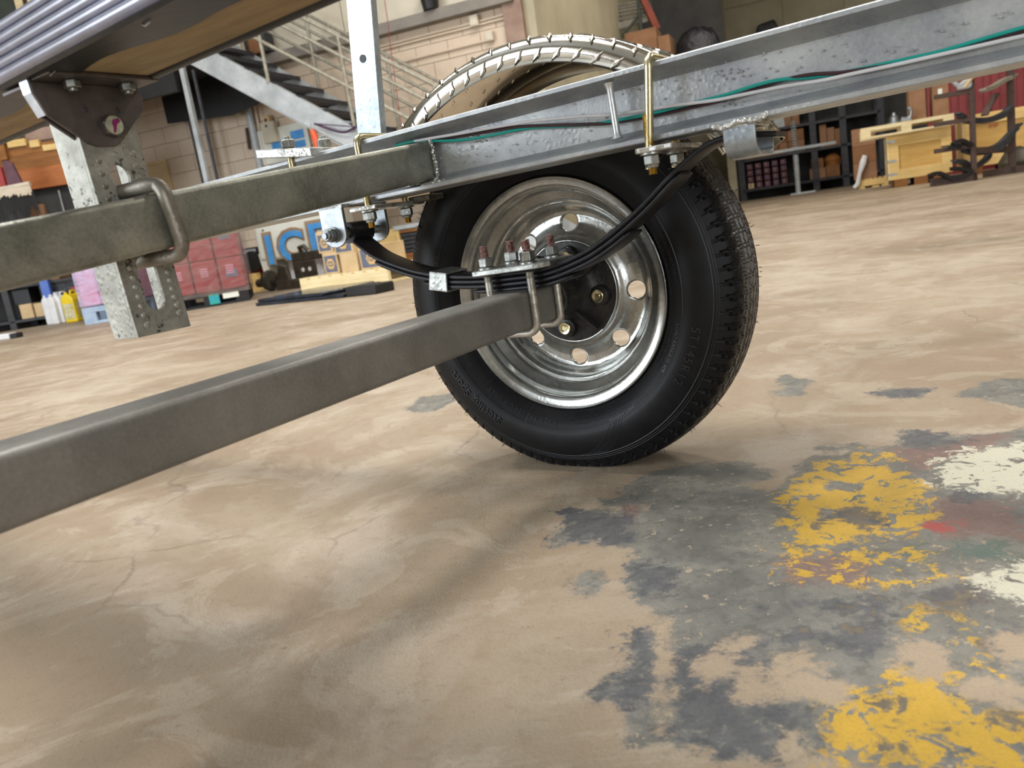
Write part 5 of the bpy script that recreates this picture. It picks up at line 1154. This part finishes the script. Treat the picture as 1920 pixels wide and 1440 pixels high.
# timber rack above
TR2 = Frame(floor_at(60, 612), 2)
t = thing('timber_rack', 'rack of brown timber beams seen under the bunk at far left', 'timber rack', TR2, 0, .3, 0)
def tb(px0, px1, py0, py1, mt, nm, dy=0, d=.12, xl_=None):
    xa, za = TR2.loc(px0, py1, .3+dy); xb, zb2 = TR2.loc(px1, py1, .3+dy); xm = (xa+xb)/2; zt_ = TR2.loc((px0+px1)/2, py0+ (0), .3+dy)[1]; zb_ = TR2.loc((px0+px1)/2, py1, .3+dy)[1]
    m = MB(); m.box(xa, xb, dy, dy+d, zb_, zt_); m.build(nm, mt, t, bevel=.006)
tb(-60, 150, 291, 326, 'timber', 'beam', .02); tb(-60, 155, 317, 339, 'redwood', 'beam', .0); tb(-60, 160, 337, 357, 'redwood', 'beam', -.01)
tb(-60, 140, 272, 292, 'timber', 'beam', .03, .10); tb(14, 50, 261, 275, 'pine', 'beam_end', .0, .06); tb(56, 75, 262, 276, 'pine', 'beam_end', .0, .06); tb(80, 130, 268, 280, 'pine', 'beam_end', .01, .06)
tb(0, 14, 258, 300, 'timber', 'upright', -.03, .08); tb(-60, 160, 356, 440, 'concrete_dark', 'back_panel', .08, .04); tb(119, 122, 355, 400, 'steelgrey', 'rod', .02, .01); tb(60, 90, 383, 420, 'card', 'carton_end', .01, .06); tb(24, 34, 246, 256, 'pine', 'beam_end', 0, .05); tb(48, 140, 236, 260, 'pinkcol', 'panel', .06, .04)
# strap spools with fringe
x, z = TR2.loc(22, 352, -.1)
t = thing('mop_head', 'white looped fringe with black strands hanging at far left', 'fringe', TR2, x, -.1, z-.32)
m = MB(); m.tube([(-.35, 0, .31), (.20, 0, .335)], .026, 10); m.build('looped_band', 'ropewhite', t, smooth=True)
m = MB(); rr = random.Random(2)
for k in range(46):
    xx = -.34+.55*k/46; L = rr.uniform(.06, .10); m.tube([(xx, -.02, .31), (xx+.01, -.03, .31-L)], .007, 5)
tag(m.build('white_strands', 'ropewhite', t), kind='stuff')
m = MB()
for k in range(60):
    xx = -.34+.56*k/60; L = rr.uniform(.2, .3); m.tube([(xx, -.01, .27), (xx+rr.uniform(-.01, .03), -.02, .27-L)], .007, 5)
tag(m.build('black_strands', 'black', t), kind='stuff')
x, z = TR2.loc(14, 332, -.08); m = MB(); m.prism([(0, 0), (.16, 0), (.10, .26), (.04, .30), (0, .27)], lambda a_, b_, c_: (a_, c_, b_), 0, .05); solo(m, 'patterned_bag', 'purplebox', 'mauve patterned bag above the white fringe', 'bag', TR2, x-.02, -.08, z-.12, bevel=.01)
m = MB(); m.box(0, .06, 0, .05, 0, .24); solo(m, 'red_bag', 'redpaint', 'dark red bag left of the mauve one above the fringe', 'bag', TR2, x-.10, -.08, z-.12, bevel=.01)
# timber crate high at the left above the bunk
CF = Frame(floor_at(60, 606), 2)
xa, za = CF.loc(36, 40, .5)
t = thing('slatted_crate', 'pale slatted timber crate top left above the bunk', 'crate', CF, xa, .5, za-.9)
for k, w in enumerate((.10, .12, .17, .11, .12, .14)):
    m = MB(); m.box(.0+k*.155, .0+k*.155+w*.95, 0, .03, 0, 2.0); m.build('slat', 'pinepale', t, bevel=.004)
m = MB(); m.box(-.01, .95, .04, .2, 0, 2.0); m.build('crate_back', 'rust', t)
m = MB(); m.box(-2.5, 0, 0, .1, 0, 2.5); solo(m, 'dark_curtain', 'greenpost', 'dark green sheet at the top left corner', 'sheet', CF, xa-.03, .55, za-1.2)
# low stack behind the tyre at left
BK2 = Frame(floor_at(742, 507), -22); xr = BK2.loc(800, 500)[0]
pallet(BK2, 0, .05, xr+.3, .35, .13, 'timber', 'timber_pallet', 'orange brown pallet on the floor left of the tyre', nb=7)
t = thing('slat_crate', 'orange framed crate of dark slats left of the tyre', 'crate', BK2, .02, .12, .131)
w = xr+.1
for z0, z1 in ((0, .035), (.265, .30)): m = MB(); m.box(0, w, 0, .03, z0, z1); m.build('frame_rail', 'timber', t, bevel=.003)
for x in (0, w*.62, w-.04): m = MB(); m.box(x, x+.04, -.005, .03, 0, .30); m.build('frame_post', 'pine', t, bevel=.003)
for k in range(5): m = MB(); m.box(.02, w, .03, .06, .045+k*.045, .075+k*.045); m.build('slat', 'dark', t)
m = MB(); m.box(.02, w, .07, .24, 0, .28); m.build('crate_core', 'rust', t)
m = MB(); m.box(-.05, w+.2, -.02, .24, 0, .05); solo(m, 'foam_sheet', 'steelgrey', 'pale grey sheet lying on the orange crate', 'sheet', BK2, .05, .12, .433, bevel=.01)
t2 = BK2.loc(725, 460, .2)
m = MB(); m.box(0, .3, 0, .3, 0, .16); solo(m, 'pine_crate', 'pine', 'yellow pine crate behind the spring left of the tyre', 'crate', BK2, t2[0]-.12, .25, .30, bevel=.006)
m = MB(); m.box(0, .3, 0, .3, 0, .298); solo(m, 'crate_stand', 'carddark', 'brown box under the yellow pine crate', 'box', BK2, t2[0]-.12, .25, .0, bevel=.006)
# ============================================================ BACKGROUND, RIGHT
# pallet racking beyond the side wall
RK = Frame(BW.w(5.5, 4.2, 0), -22)
t = thing('pallet_racking', 'dark green pallet racking with red beams and wire decks above the tyre guard', 'racking', RK, 0, 0, 0)
for px in (1083, 1137, 1199, 1222):
    x, z = RK.loc(px, 30, 0 if px in (1083, 1199) else .9); y = 0 if px in (1083, 1199) else .9; w = .085 if px == 1083 else .05
    m = MB(); m.box(x-w/2, x+w/2, y, y+w, 0, 5.5); m.build('rack_post', 'greenpost', t, bevel=.006)
def rb(p, q, y0, y1, wd, ht, nm, mt):
    a = RK.loc(*p, y0); b = RK.loc(*q, y1); m = MB(); m.beam((a[0], y0, a[1]), (b[0], y1, b[1]), wd, ht); m.build(nm, mt, t, bevel=.004)
rb((1080, -10), (1137, 68), 0, .1, .05, .13, 'red_beam', 'redbeam'); rb((1205, -5), (1232, 55), .1, .2, .05, .11, 'red_beam', 'redbeam')
for py in (18, 24, 30, 37, 45): rb((1100, py+2), (1212, py-18), .3, .3, .02, .03, 'deck_wire', 'wire')
rb((1165, 70), (1205, 22), .05, .05, .03, .04, 'brace', 'greenpost'); rb((1085, 28), (1140, 14), .02, .02, .03, .05, 'brace', 'greenpost'); rb((1130, 57), (1215, 34), .2, .2, .03, .10, 'back_beam', 'wire')
m = MB(); x0 = RK.loc(1085, 0, 1.3)[0]; x1 = RK.loc(1345, 0, 1.3)[0]; m.box(x0+.5, x1, 0, .06, 2.0, HC-.05); o = solo(m, 'roller_curtain', 'concrete_dark', 'dark grey curtain behind the pallet racking', 'curtain', RK, 0, 1.9, 0)
for px0, px1, y_, zt_py, mt, lb in ((1172, 1232, -.1, 56, 'cardlight', 'large orange brown carton above the tyre guard, left one'), (1233, 1256, -.1, 66, 'cardlight', 'orange brown open carton right of the large one')):
    a = RK.loc(px0, 80, y_); b = RK.loc(px1, 80, y_); zt_ = RK.loc((px0+px1)/2, zt_py, y_)[1]; m = MB(); m.box(0, b[0]-a[0], 0, .5, 0, .75); solo(m, 'carton', 'card', lb, 'carton', RK, a[0], y_, zt_-.75, bevel=.01)
zt_ = RK.loc(1232, 66, 0)[1]; a = RK.loc(1160, 80, 0)[0]; b = RK.loc(1345, 80, 0)[0]; m = MB(); m.box(0, b-a, 0, .9, 0, .1); m.build('rack_shelf', 'greenpost', t).location = (a, -.15, zt_-.86)
a = RK.loc(1256, 110, 0); b = RK.loc(1342, 110, 0); ztp = RK.loc(1300, 47, 0)[1]
w = b[0]-a[0]; mb = MB(); mb.lathe([(0, w*.50), (.25, w*.52), (.48, w*.47), (.60, w*.36), (.66, w*.10), (.66, 0)], (0, 0, 0), (0, 0, 1), 20)
rr = random.Random(9); mb.v = [(x*(1+rr.uniform(-.06, .06)), y*.5, z*(1+rr.uniform(-.05, .05))) for x, y, z in mb.v]
solo(mb, 'wrapped_bundle', 'blackbag', 'bulky bundle in black plastic sheet on the rack', 'bundle', RK, a[0]+w/2+.06, .30, ztp-.66, smooth=True, angle=60)
a = FW.loc(1402, 90, -.4); b = FW.loc(1466, 90, -.4); ztp = FW.loc(1435, 42, -.4)[1]; w = b[0]-a[0]
m = MB(); m.prism([(0, 0), (w*.95, 0), (w, .35), (w*.85, .60), (w*.35, .55), (w*.2, .2)], lambda a_, b_, c_: (a_, c_, b_), 0, .4); bun = solo(m, 'black_sack', 'blackbag', 'black sack lying against the far wall above the rail', 'sack', FW, a[0], -.6, ztp-.6, bevel=.04, seg=2)
m = MB(); m.box(0, 5.5, 0, .8, 0, .08); solo(m, 'wall_shelf', 'plaster', 'long pale shelf along the far wall above the rail', 'shelf', FW, a[0]-2.2, -.85, ztp-.70)
# tall shelving with cartons
SH = Frame(floor_at(1400, 371), -22)
SH.o = SH.o*(16.3/SH.o.y); SH.o.z = 0
def shz(px, py, y=0): return SH.loc(px, py, y)
xl = shz(1391, 330)[0]; xm = shz(1513, 300)[0]; xm2 = shz(1528, 300)[0]; xr = shz(1584, 290)[0]; xr2 = shz(1655, 280)[0]
zl1 = shz(1450, 357)[1]; zl2 = shz(1450, 291)[1]; zl3 = shz(1450, 241)[1]
t = thing('shelving_unit', 'tall dark shelving along the far wall right of the tyre', 'shelving', SH, 0, 0, 0)
for x in (xl, xm2, xr, xr2):
    for y in (0, .75): m = MB(); m.box(x-.06, x+.06, y, y+.05, 0, 2.3); m.build('shelf_post', 'dark', t, bevel=.004)
for z in (.22, zl2, zl3, zl3+.62): m = MB(); m.box(xl, xr2, 0, .8, z-.05, z); m.build('shelf_board', 'dark', t, bevel=.003)
m = MB(); m.box(xl, xr2+1.5, .82, .86, 0, 2.3); m.build('back_sheet', 'concrete_dark', t)
cols = 5; cw = (shz(1482, 320)[0]-xl-.12)/cols; rows = 4; rh = (zl2-.30)/rows
for c in range(cols):
    for r_ in range(rows):
        z0 = .222+r_*rh; mt = 'purplebox'
        if (c, r_) == (0, 0): mt = 'cardlight'
        lb = 'plum carton, column %s, %s in the lower bay of the tall shelving' % (('leftmost', 'second', 'middle', 'fourth', 'rightmost')[c], ('bottom', 'second row', 'third row', 'top')[r_])
        if mt == 'cardlight': lb = 'pale carton at the bottom left of the lower bay'
        m = MB(); m.box(0, cw-.05, 0, .4, 0, rh-.02); o = solo(m, 'carton', mt, lb, 'carton', SH, xl+.10+c*cw, .08, z0, group='plum cartons in the lower bay' if mt == 'purplebox' else None, bevel=.006)
        m = MB(); m.box(.06, cw-.12, -.003, 0, rh*.25, rh*.7); m.build('label_panel', 'pinkcol' if (c+r_) % 3 else 'print', o)
a = shz(1432, 330, -.1); 
seq = [(1395, 1412, .26), (1413, 1428, .30), (1429, 1444, .42), (1445, 1460, .36), (1461, 1477, .50), (1478, 1493, .52), (1494, 1509, .50)]
for k, (p0, p1, hh) in enumerate(seq):
    a = shz(p0, 280)[0]; b = shz(p1, 280)[0]; half_ = min(hh, .42)*.5
    for j in range(2):
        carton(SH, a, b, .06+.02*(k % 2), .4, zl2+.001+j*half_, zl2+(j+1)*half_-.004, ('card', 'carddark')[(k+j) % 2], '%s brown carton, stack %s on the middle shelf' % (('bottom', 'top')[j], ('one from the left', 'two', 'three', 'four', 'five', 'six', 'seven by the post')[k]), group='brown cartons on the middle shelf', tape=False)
for k, (p0, p1) in enumerate(((1470, 1484), (1485, 1499))):
    a = shz(p0, 230)[0]; b = shz(p1, 230)[0]; carton(SH, a, b, .1, .4, zl3+.001, zl3+.42, 'card', '%s brown carton on the third shelf' % ('left', 'right')[k], tape=False, group='cartons on the third shelf')
a = shz(1450, 235)[0]; carton(SH, a, a+.22, .1, .4, zl3+.001, zl3+.32, 'steelgrey', 'grey flat-pack stack on the third shelf', tape=False)
for k, (p0, p1, h_) in enumerate(((1538, 1551, .42), (1552, 1566, .34), (1567, 1580, .30))):
    a = shz(p0, 270)[0]; b = shz(p1, 270)[0]; carton(SH, a, b, .1, .4, zl2+.001, zl2+h_, 'card', '%s brown carton in the right bay, middle shelf' % ('tall', 'second', 'third')[k], tape=False, group='cartons in the right bay')
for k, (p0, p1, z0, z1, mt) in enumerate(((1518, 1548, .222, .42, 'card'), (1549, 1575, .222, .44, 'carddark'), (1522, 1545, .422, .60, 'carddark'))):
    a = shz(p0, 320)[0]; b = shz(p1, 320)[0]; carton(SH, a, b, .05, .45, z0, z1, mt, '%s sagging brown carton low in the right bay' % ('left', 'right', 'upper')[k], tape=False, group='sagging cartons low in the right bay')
a = shz(1562, 305)[0]; m = MB(); m.lathe([(0, .15), (.10, .17), (.18, .12), (.22, .04)], (0, 0, 0), (0, 0, 1), 12); solo(m, 'sack', 'timber', 'crumpled brown sack on the low cartons', 'sack', SH, a, .28, .442, smooth=True)
# screw jack stand in front
JF = Frame(floor_at(1497, 361), -22); JF.o = JF.o*(15.2/JF.o.y); JF.o.z = 0
zt_ = JF.loc(1490, 289)[1]
t = thing('prop_stand', 'tall pale screw prop standing before the shelving', 'prop', JF, 0, 0, 0)
m = MB(); m.tube([(0, 0, .03), (0, 0, zt_)], .045, 12); m.build('screw_post', 'steelgrey', t, smooth=True)
m = MB()
for k in range(22): m.lathe([(0, .045), (.012, .058), (.024, .045)], (0, 0, .35+k*.045), (0, 0, 1), 12, cap=False)
tag(m.build('screw_thread', 'steelgrey', t), kind='stuff')
m = MB(); m.box(-.14, .30, -.10, .10, 0, .03); m.build('foot_plate', 'steelgrey', t, bevel=.004)
m = MB(); m.box(-.18, .12, -.08, .08, zt_, zt_+.06); m.build('head_plate', 'dark', t, bevel=.004)
m = MB(); m.beam((-1.1, 0, zt_+.09), (.7, 0, zt_+.09), .10, .05); solo(m, 'long_bar', 'steelgrey', 'long pale bar resting on the screw prop', 'bar', JF, 0, 0, .0)
# wall strip between tyre and shelving
m = MB(); m.box(-.16, .0, 0, .25, 0, HC-.05); o = m.build('trim_4', 'plaster2', bevel=.006); o.matrix_world = at(SH, xl-.10, .0, 0); o['kind'] = 'structure'
# cardboard stack, crate, pallet on top
CD = Frame(floor_at(1612, 357), -26); CD.o = CD.o*(12.6/CD.o.y); CD.o.z = 0
xa = CD.loc(1601, 330)[0]; xb = CD.loc(1645, 330)[0]; m = MB(); w = xb-xa
pallet(CD, xa+.05, 0, w+.1, .8, .14, 'pine', 'timber_pallet', 'yellow pine pallet under the strapped brown cartons', nb=6)
z = .141
for k, (h_, mt) in enumerate(((.24, 'card'), (.26, 'carddark'), (.26, 'card'))):
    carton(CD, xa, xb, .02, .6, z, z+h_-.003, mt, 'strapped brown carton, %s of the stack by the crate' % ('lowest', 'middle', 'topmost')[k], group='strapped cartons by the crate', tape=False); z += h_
m = MB(); P = [CD.loc(px, py, -.06) for px, py in ((1622, 291), (1618, 305), (1612, 325), (1608, 345), (1602, 357))]
m.tube([(p[0], -.06, max(.03, p[1])) for p in P], [.035, .05, .03, .035, .03], 8); solo(m, 'plastic_strip', 'whiteplastic', 'strip of white plastic film hanging down the brown cartons', 'film', CD, smooth=True)
def crate(fr, x, y, w, d, h, label, name='timber_crate'):
    t = thing(name, label, 'crate', fr, x, y, 0)
    m = MB(); m.box(.02, w-.02, .02, d-.02, .12, h-.01); m.build('side_sheet', 'plysheet', t)
    for xx in (0, w-.12): m = MB(); m.box(xx, xx+.12, -.012, .02, .10, h); m.build('corner_board', 'pine', t, bevel=.003)
    for zz_ in (.10, h-.13): m = MB(); m.box(.12, w-.12, -.008, .02, zz_, zz_+.13); m.build('edge_board', 'pine', t, bevel=.003)
    for yy in (0, d-.12): m = MB(); m.box(-.02, 0, yy, yy+.12, .10, h); m.build('corner_board', 'pinepale', t, bevel=.003)
    for k in range(4): m = MB(); yy = .13+k*(d-.26)/4; m.box(-.012, .0, yy, yy+(d-.26)/4-.008, .12, h-.01); m.build('side_plank', 'pine', t, bevel=.002)
    m = MB(); m.box(0, w, 0, d, h, h+.015); m.build('lid', 'pine', t)
    for zz_ in (.16, h*.5, h-.08): m = MB(); m.box(-.025, .09, -.018, -.012, zz_, zz_+.03); m.build('metal_strap', 'zinc', t)
    for xx in (.05, w/2-.08, w-.22): m = MB(); m.box(xx, xx+.16, 0, d, 0, .10); m.build('skid', 'timber', t, bevel=.004)
    return t
CRF = Frame(floor_at(1670, 354), -24); CRF.o = CRF.o*(10.9/CRF.o.y); CRF.o.z = 0
w = CRF.loc(1785, 290)[0]; h = CRF.loc(1668, 257)[1]
crate(CRF, 0, 0, w, .8, h, 'large yellow timber crate with framed front, right of the shelving')
h2 = .14
px0 = CRF.loc(1612, 222, -.25)[0]; px1 = CRF.loc(1788, 195, -.25)[0]
pallet(CRF, px0, -.25, px1-px0, 1.0, h2, 'pinepale', 'timber_pallet', 'pale block pallet lying on top of the large yellow crate', nb=7, blocks=True, z=h+.017)
zp_ = h+.017+h2+.001
for px0_, px1_, dy, hh, mt, lb in ((1703, 1735, .10, .40, 'card', 'brown carton on the crate pallet, left one'), (1748, 1778, .05, .50, 'card', 'brown carton with white label on the crate pallet, right one')):
    a = CRF.loc(px0_, 170, dy)[0]; b = CRF.loc(px1_, 170, dy)[0]; o = carton(CRF, a, b, dy, .4, zp_, zp_+hh, mt, lb, tape=False)
    if 'label' in lb: m = MB(); m.box((b-a)*.35, (b-a)*.62, -.003, 0, hh*.45, hh*.68); m.build('paper_label', 'white', o)
a = CRF.loc(1675, 190, -.1)[0]; t = thing('metal_fitting', 'bright round metal fitting on the crate pallet', 'fitting', CRF, a, -.05, zp_)
m = MB(); m.lathe([(0, .09), (.02, .09), (.03, .06), (.08, .055), (.10, .03), (.14, .02)], (0, 0, 0), (0, 0, 1), 20); m.build('cap', 'chrome', t, smooth=True)
a = CRF.loc(1698, 185, -.1)[0]; t = thing('metal_fitting', 'bright hooked metal fitting right of the round one', 'fitting', CRF, a, -.05, zp_)
m = MB(); m.tube(catmull([(-.06, 0, .05), (0, 0, .04), (.05, 0, .06), (.06, 0, .13), (.02, 0, .17)], 5), .022, 10); m.build('hook', 'chrome', t, smooth=True); m = MB(); m.box(-.07, .06, -.04, .04, 0, .045); m.build('base', 'chrome', t, bevel=.01)
crate(CRF, w+.25, .9, 1.1, .8, h+.12, 'second yellow crate behind the spring rack')
a = CRF.loc(1862, 210, 1.4)
m = MB(); m.box(0, 3.5, 0, .1, 0, 2.6)
for k in range(16): m.box(k*.22, k*.22+.10, -.03, 0, .1, 2.5)
solo(m, 'red_container', 'redcontainer', 'dark red ribbed container wall behind the spring rack', 'container', CRF, w-.05, 2.6, 0)
# leaf spring rack
KR = Frame(floor_at(1828, 343), -20); KR.o = KR.o*(9.2/KR.o.y); KR.o.z = 0
t = thing('spring_rack', 'rusty upright rack with side arms holding spare leaf springs', 'rack', KR, 0, 0, 0)
hp = 1.7; x2 = KR.loc(1898, 250, .5)[0]
m = MB(); m.box(-.028, .028, 0, .055, 0, hp); m.build('post', 'rust', t, bevel=.004)
m = MB(); m.box(x2-.035, x2+.035, .5, .57, 0, hp); m.build('post', 'rust', t, bevel=.004)
xb = KR.loc(1745, 345)[0]; m = MB(); m.box(xb, .03, 0, .06, 0, .09); m.build('base_beam', 'rust', t, bevel=.004)
m = MB(); m.beam((0, .03, .33), (x2, .53, .28), .05, .07); m.build('cross_beam', 'rust', t); m = MB(); m.box(x2-.3, x2+.5, .5, .58, 0, .08); m.build('base_beam', 'rust', t)
ARM = []
for py in (178, 230, 280):
    xa, za = KR.loc(1752, py); m = MB(); m.box(xa, -.02, .0, .05, za-.05, za); m.build('arm', 'rust', t, bevel=.004); ARM.append(za)
def spr(pts, y0, y1, label, mt='dark', n=3, grp='spare leaf springs on the rack'):
    P = [(KR.loc(px, py, y0+(y1-y0)*i/(len(pts)-1)), y0+(y1-y0)*i/(len(pts)-1)) for i, (px, py) in enumerate(pts)]
    t2 = thing('spare_leaf_spring', label, 'leaf spring', KR, P[0][0][0], P[0][1], P[0][0][1], 0, grp); o_ = (P[0][0][0], P[0][1], P[0][0][1])
    for k in range(n):
        Q = catmull([(p[0][0]-o_[0], p[1]-o_[1], p[0][1]-o_[2]-k*.021) for p in P], 5); L = len(Q); q = Q[int(L*.08*k):L-int(L*.08*k)]
        m = MB()
        for a_, b_ in zip(q, q[1:]): m.beam(a_, b_, .075, .020)
        m.build('leaf', mt, t2)
spr([(1842, 168), (1860, 162), (1880, 150), (1903, 140)], .0, .6, 'spare leaf spring on the top arm, curving up right', 'steelrail', 2)
spr([(1795, 212), (1815, 222), (1850, 222), (1880, 212), (1893, 200)], -.05, .5, 'spare leaf spring on the middle arm')
spr([(1770, 275), (1800, 272), (1830, 279), (1868, 272), (1895, 248), (1912, 232)], -.1, .6, 'spare leaf spring on the lower arm, longest one', 'dark', 4)
spr([(1846, 216), (1855, 198), (1868, 176)], .1, .3, 'spare leaf spring standing tilted between the posts', 'rust', 1)
spr([(1788, 301), (1805, 302), (1822, 312), (1845, 300), (1856, 285)], -.1, .4, 'spare leaf spring under the lower arm', 'dark', 2)
spr([(1742, 328), (1760, 323), (1785, 332), (1822, 322)], -.12, .0, 'black spring lying on the rack foot', 'black', 2)
spr([(1784, 315), (1800, 315), (1822, 320)], -.08, .0, 'short black spring above the rack foot', 'black', 2)
spr([(1785, 270), (1800, 262), (1812, 266), (1822, 272)], -.09, -.02, 'small bent black spring on the lower arm', 'black', 2)
x, z = KR.loc(1798, 160, -.02); t = thing('cable_bundle', 'grey cable bundle on the top arm of the spring rack', 'cables', KR, x, -.02, ARM[0])
m = MB(); m.tube(catmull([(-.12, 0, .16), (-.06, 0, .12), (0, 0, .05), (.08, 0, .09), (.10, 0, .03), (-.02, 0, .03)], 5), .026, 8); m.build('coil', 'steelgrey', t, smooth=True)
m = MB(); m.tube([(.05, -.02, .02), (.14, -.02, .13)], .02, 8); m.build('plug', 'cardlight', t, smooth=True)
x, z = KR.loc(1908, 330, .7); m = MB(); m.lathe([(0, .2), (.12, .22), (.25, .14), (.30, .03)], (0, 0, 0), (0, 0, 1), 14); solo(m, 'scrap_heap', 'machine', 'dark heap of scrap behind the rack foot', 'scrap', KR, x+.1, 1.1, 0, smooth=True)

vs, fs = text_mesh('IMP', .075, .001); XZ = CRF.loc(1862, 236, .895)
m = MB(); m.add([(XZ[0]+vx, .880-vz, XZ[1]+vy) for vx, vy, vz in vs], fs); o = m.build('stencil_mark', 'redpaint'); o.parent = bpy.data.objects['timber_crate.001']; o.matrix_parent_inverse = o.parent.matrix_world.inverted(); o.matrix_world = CRF.mat()
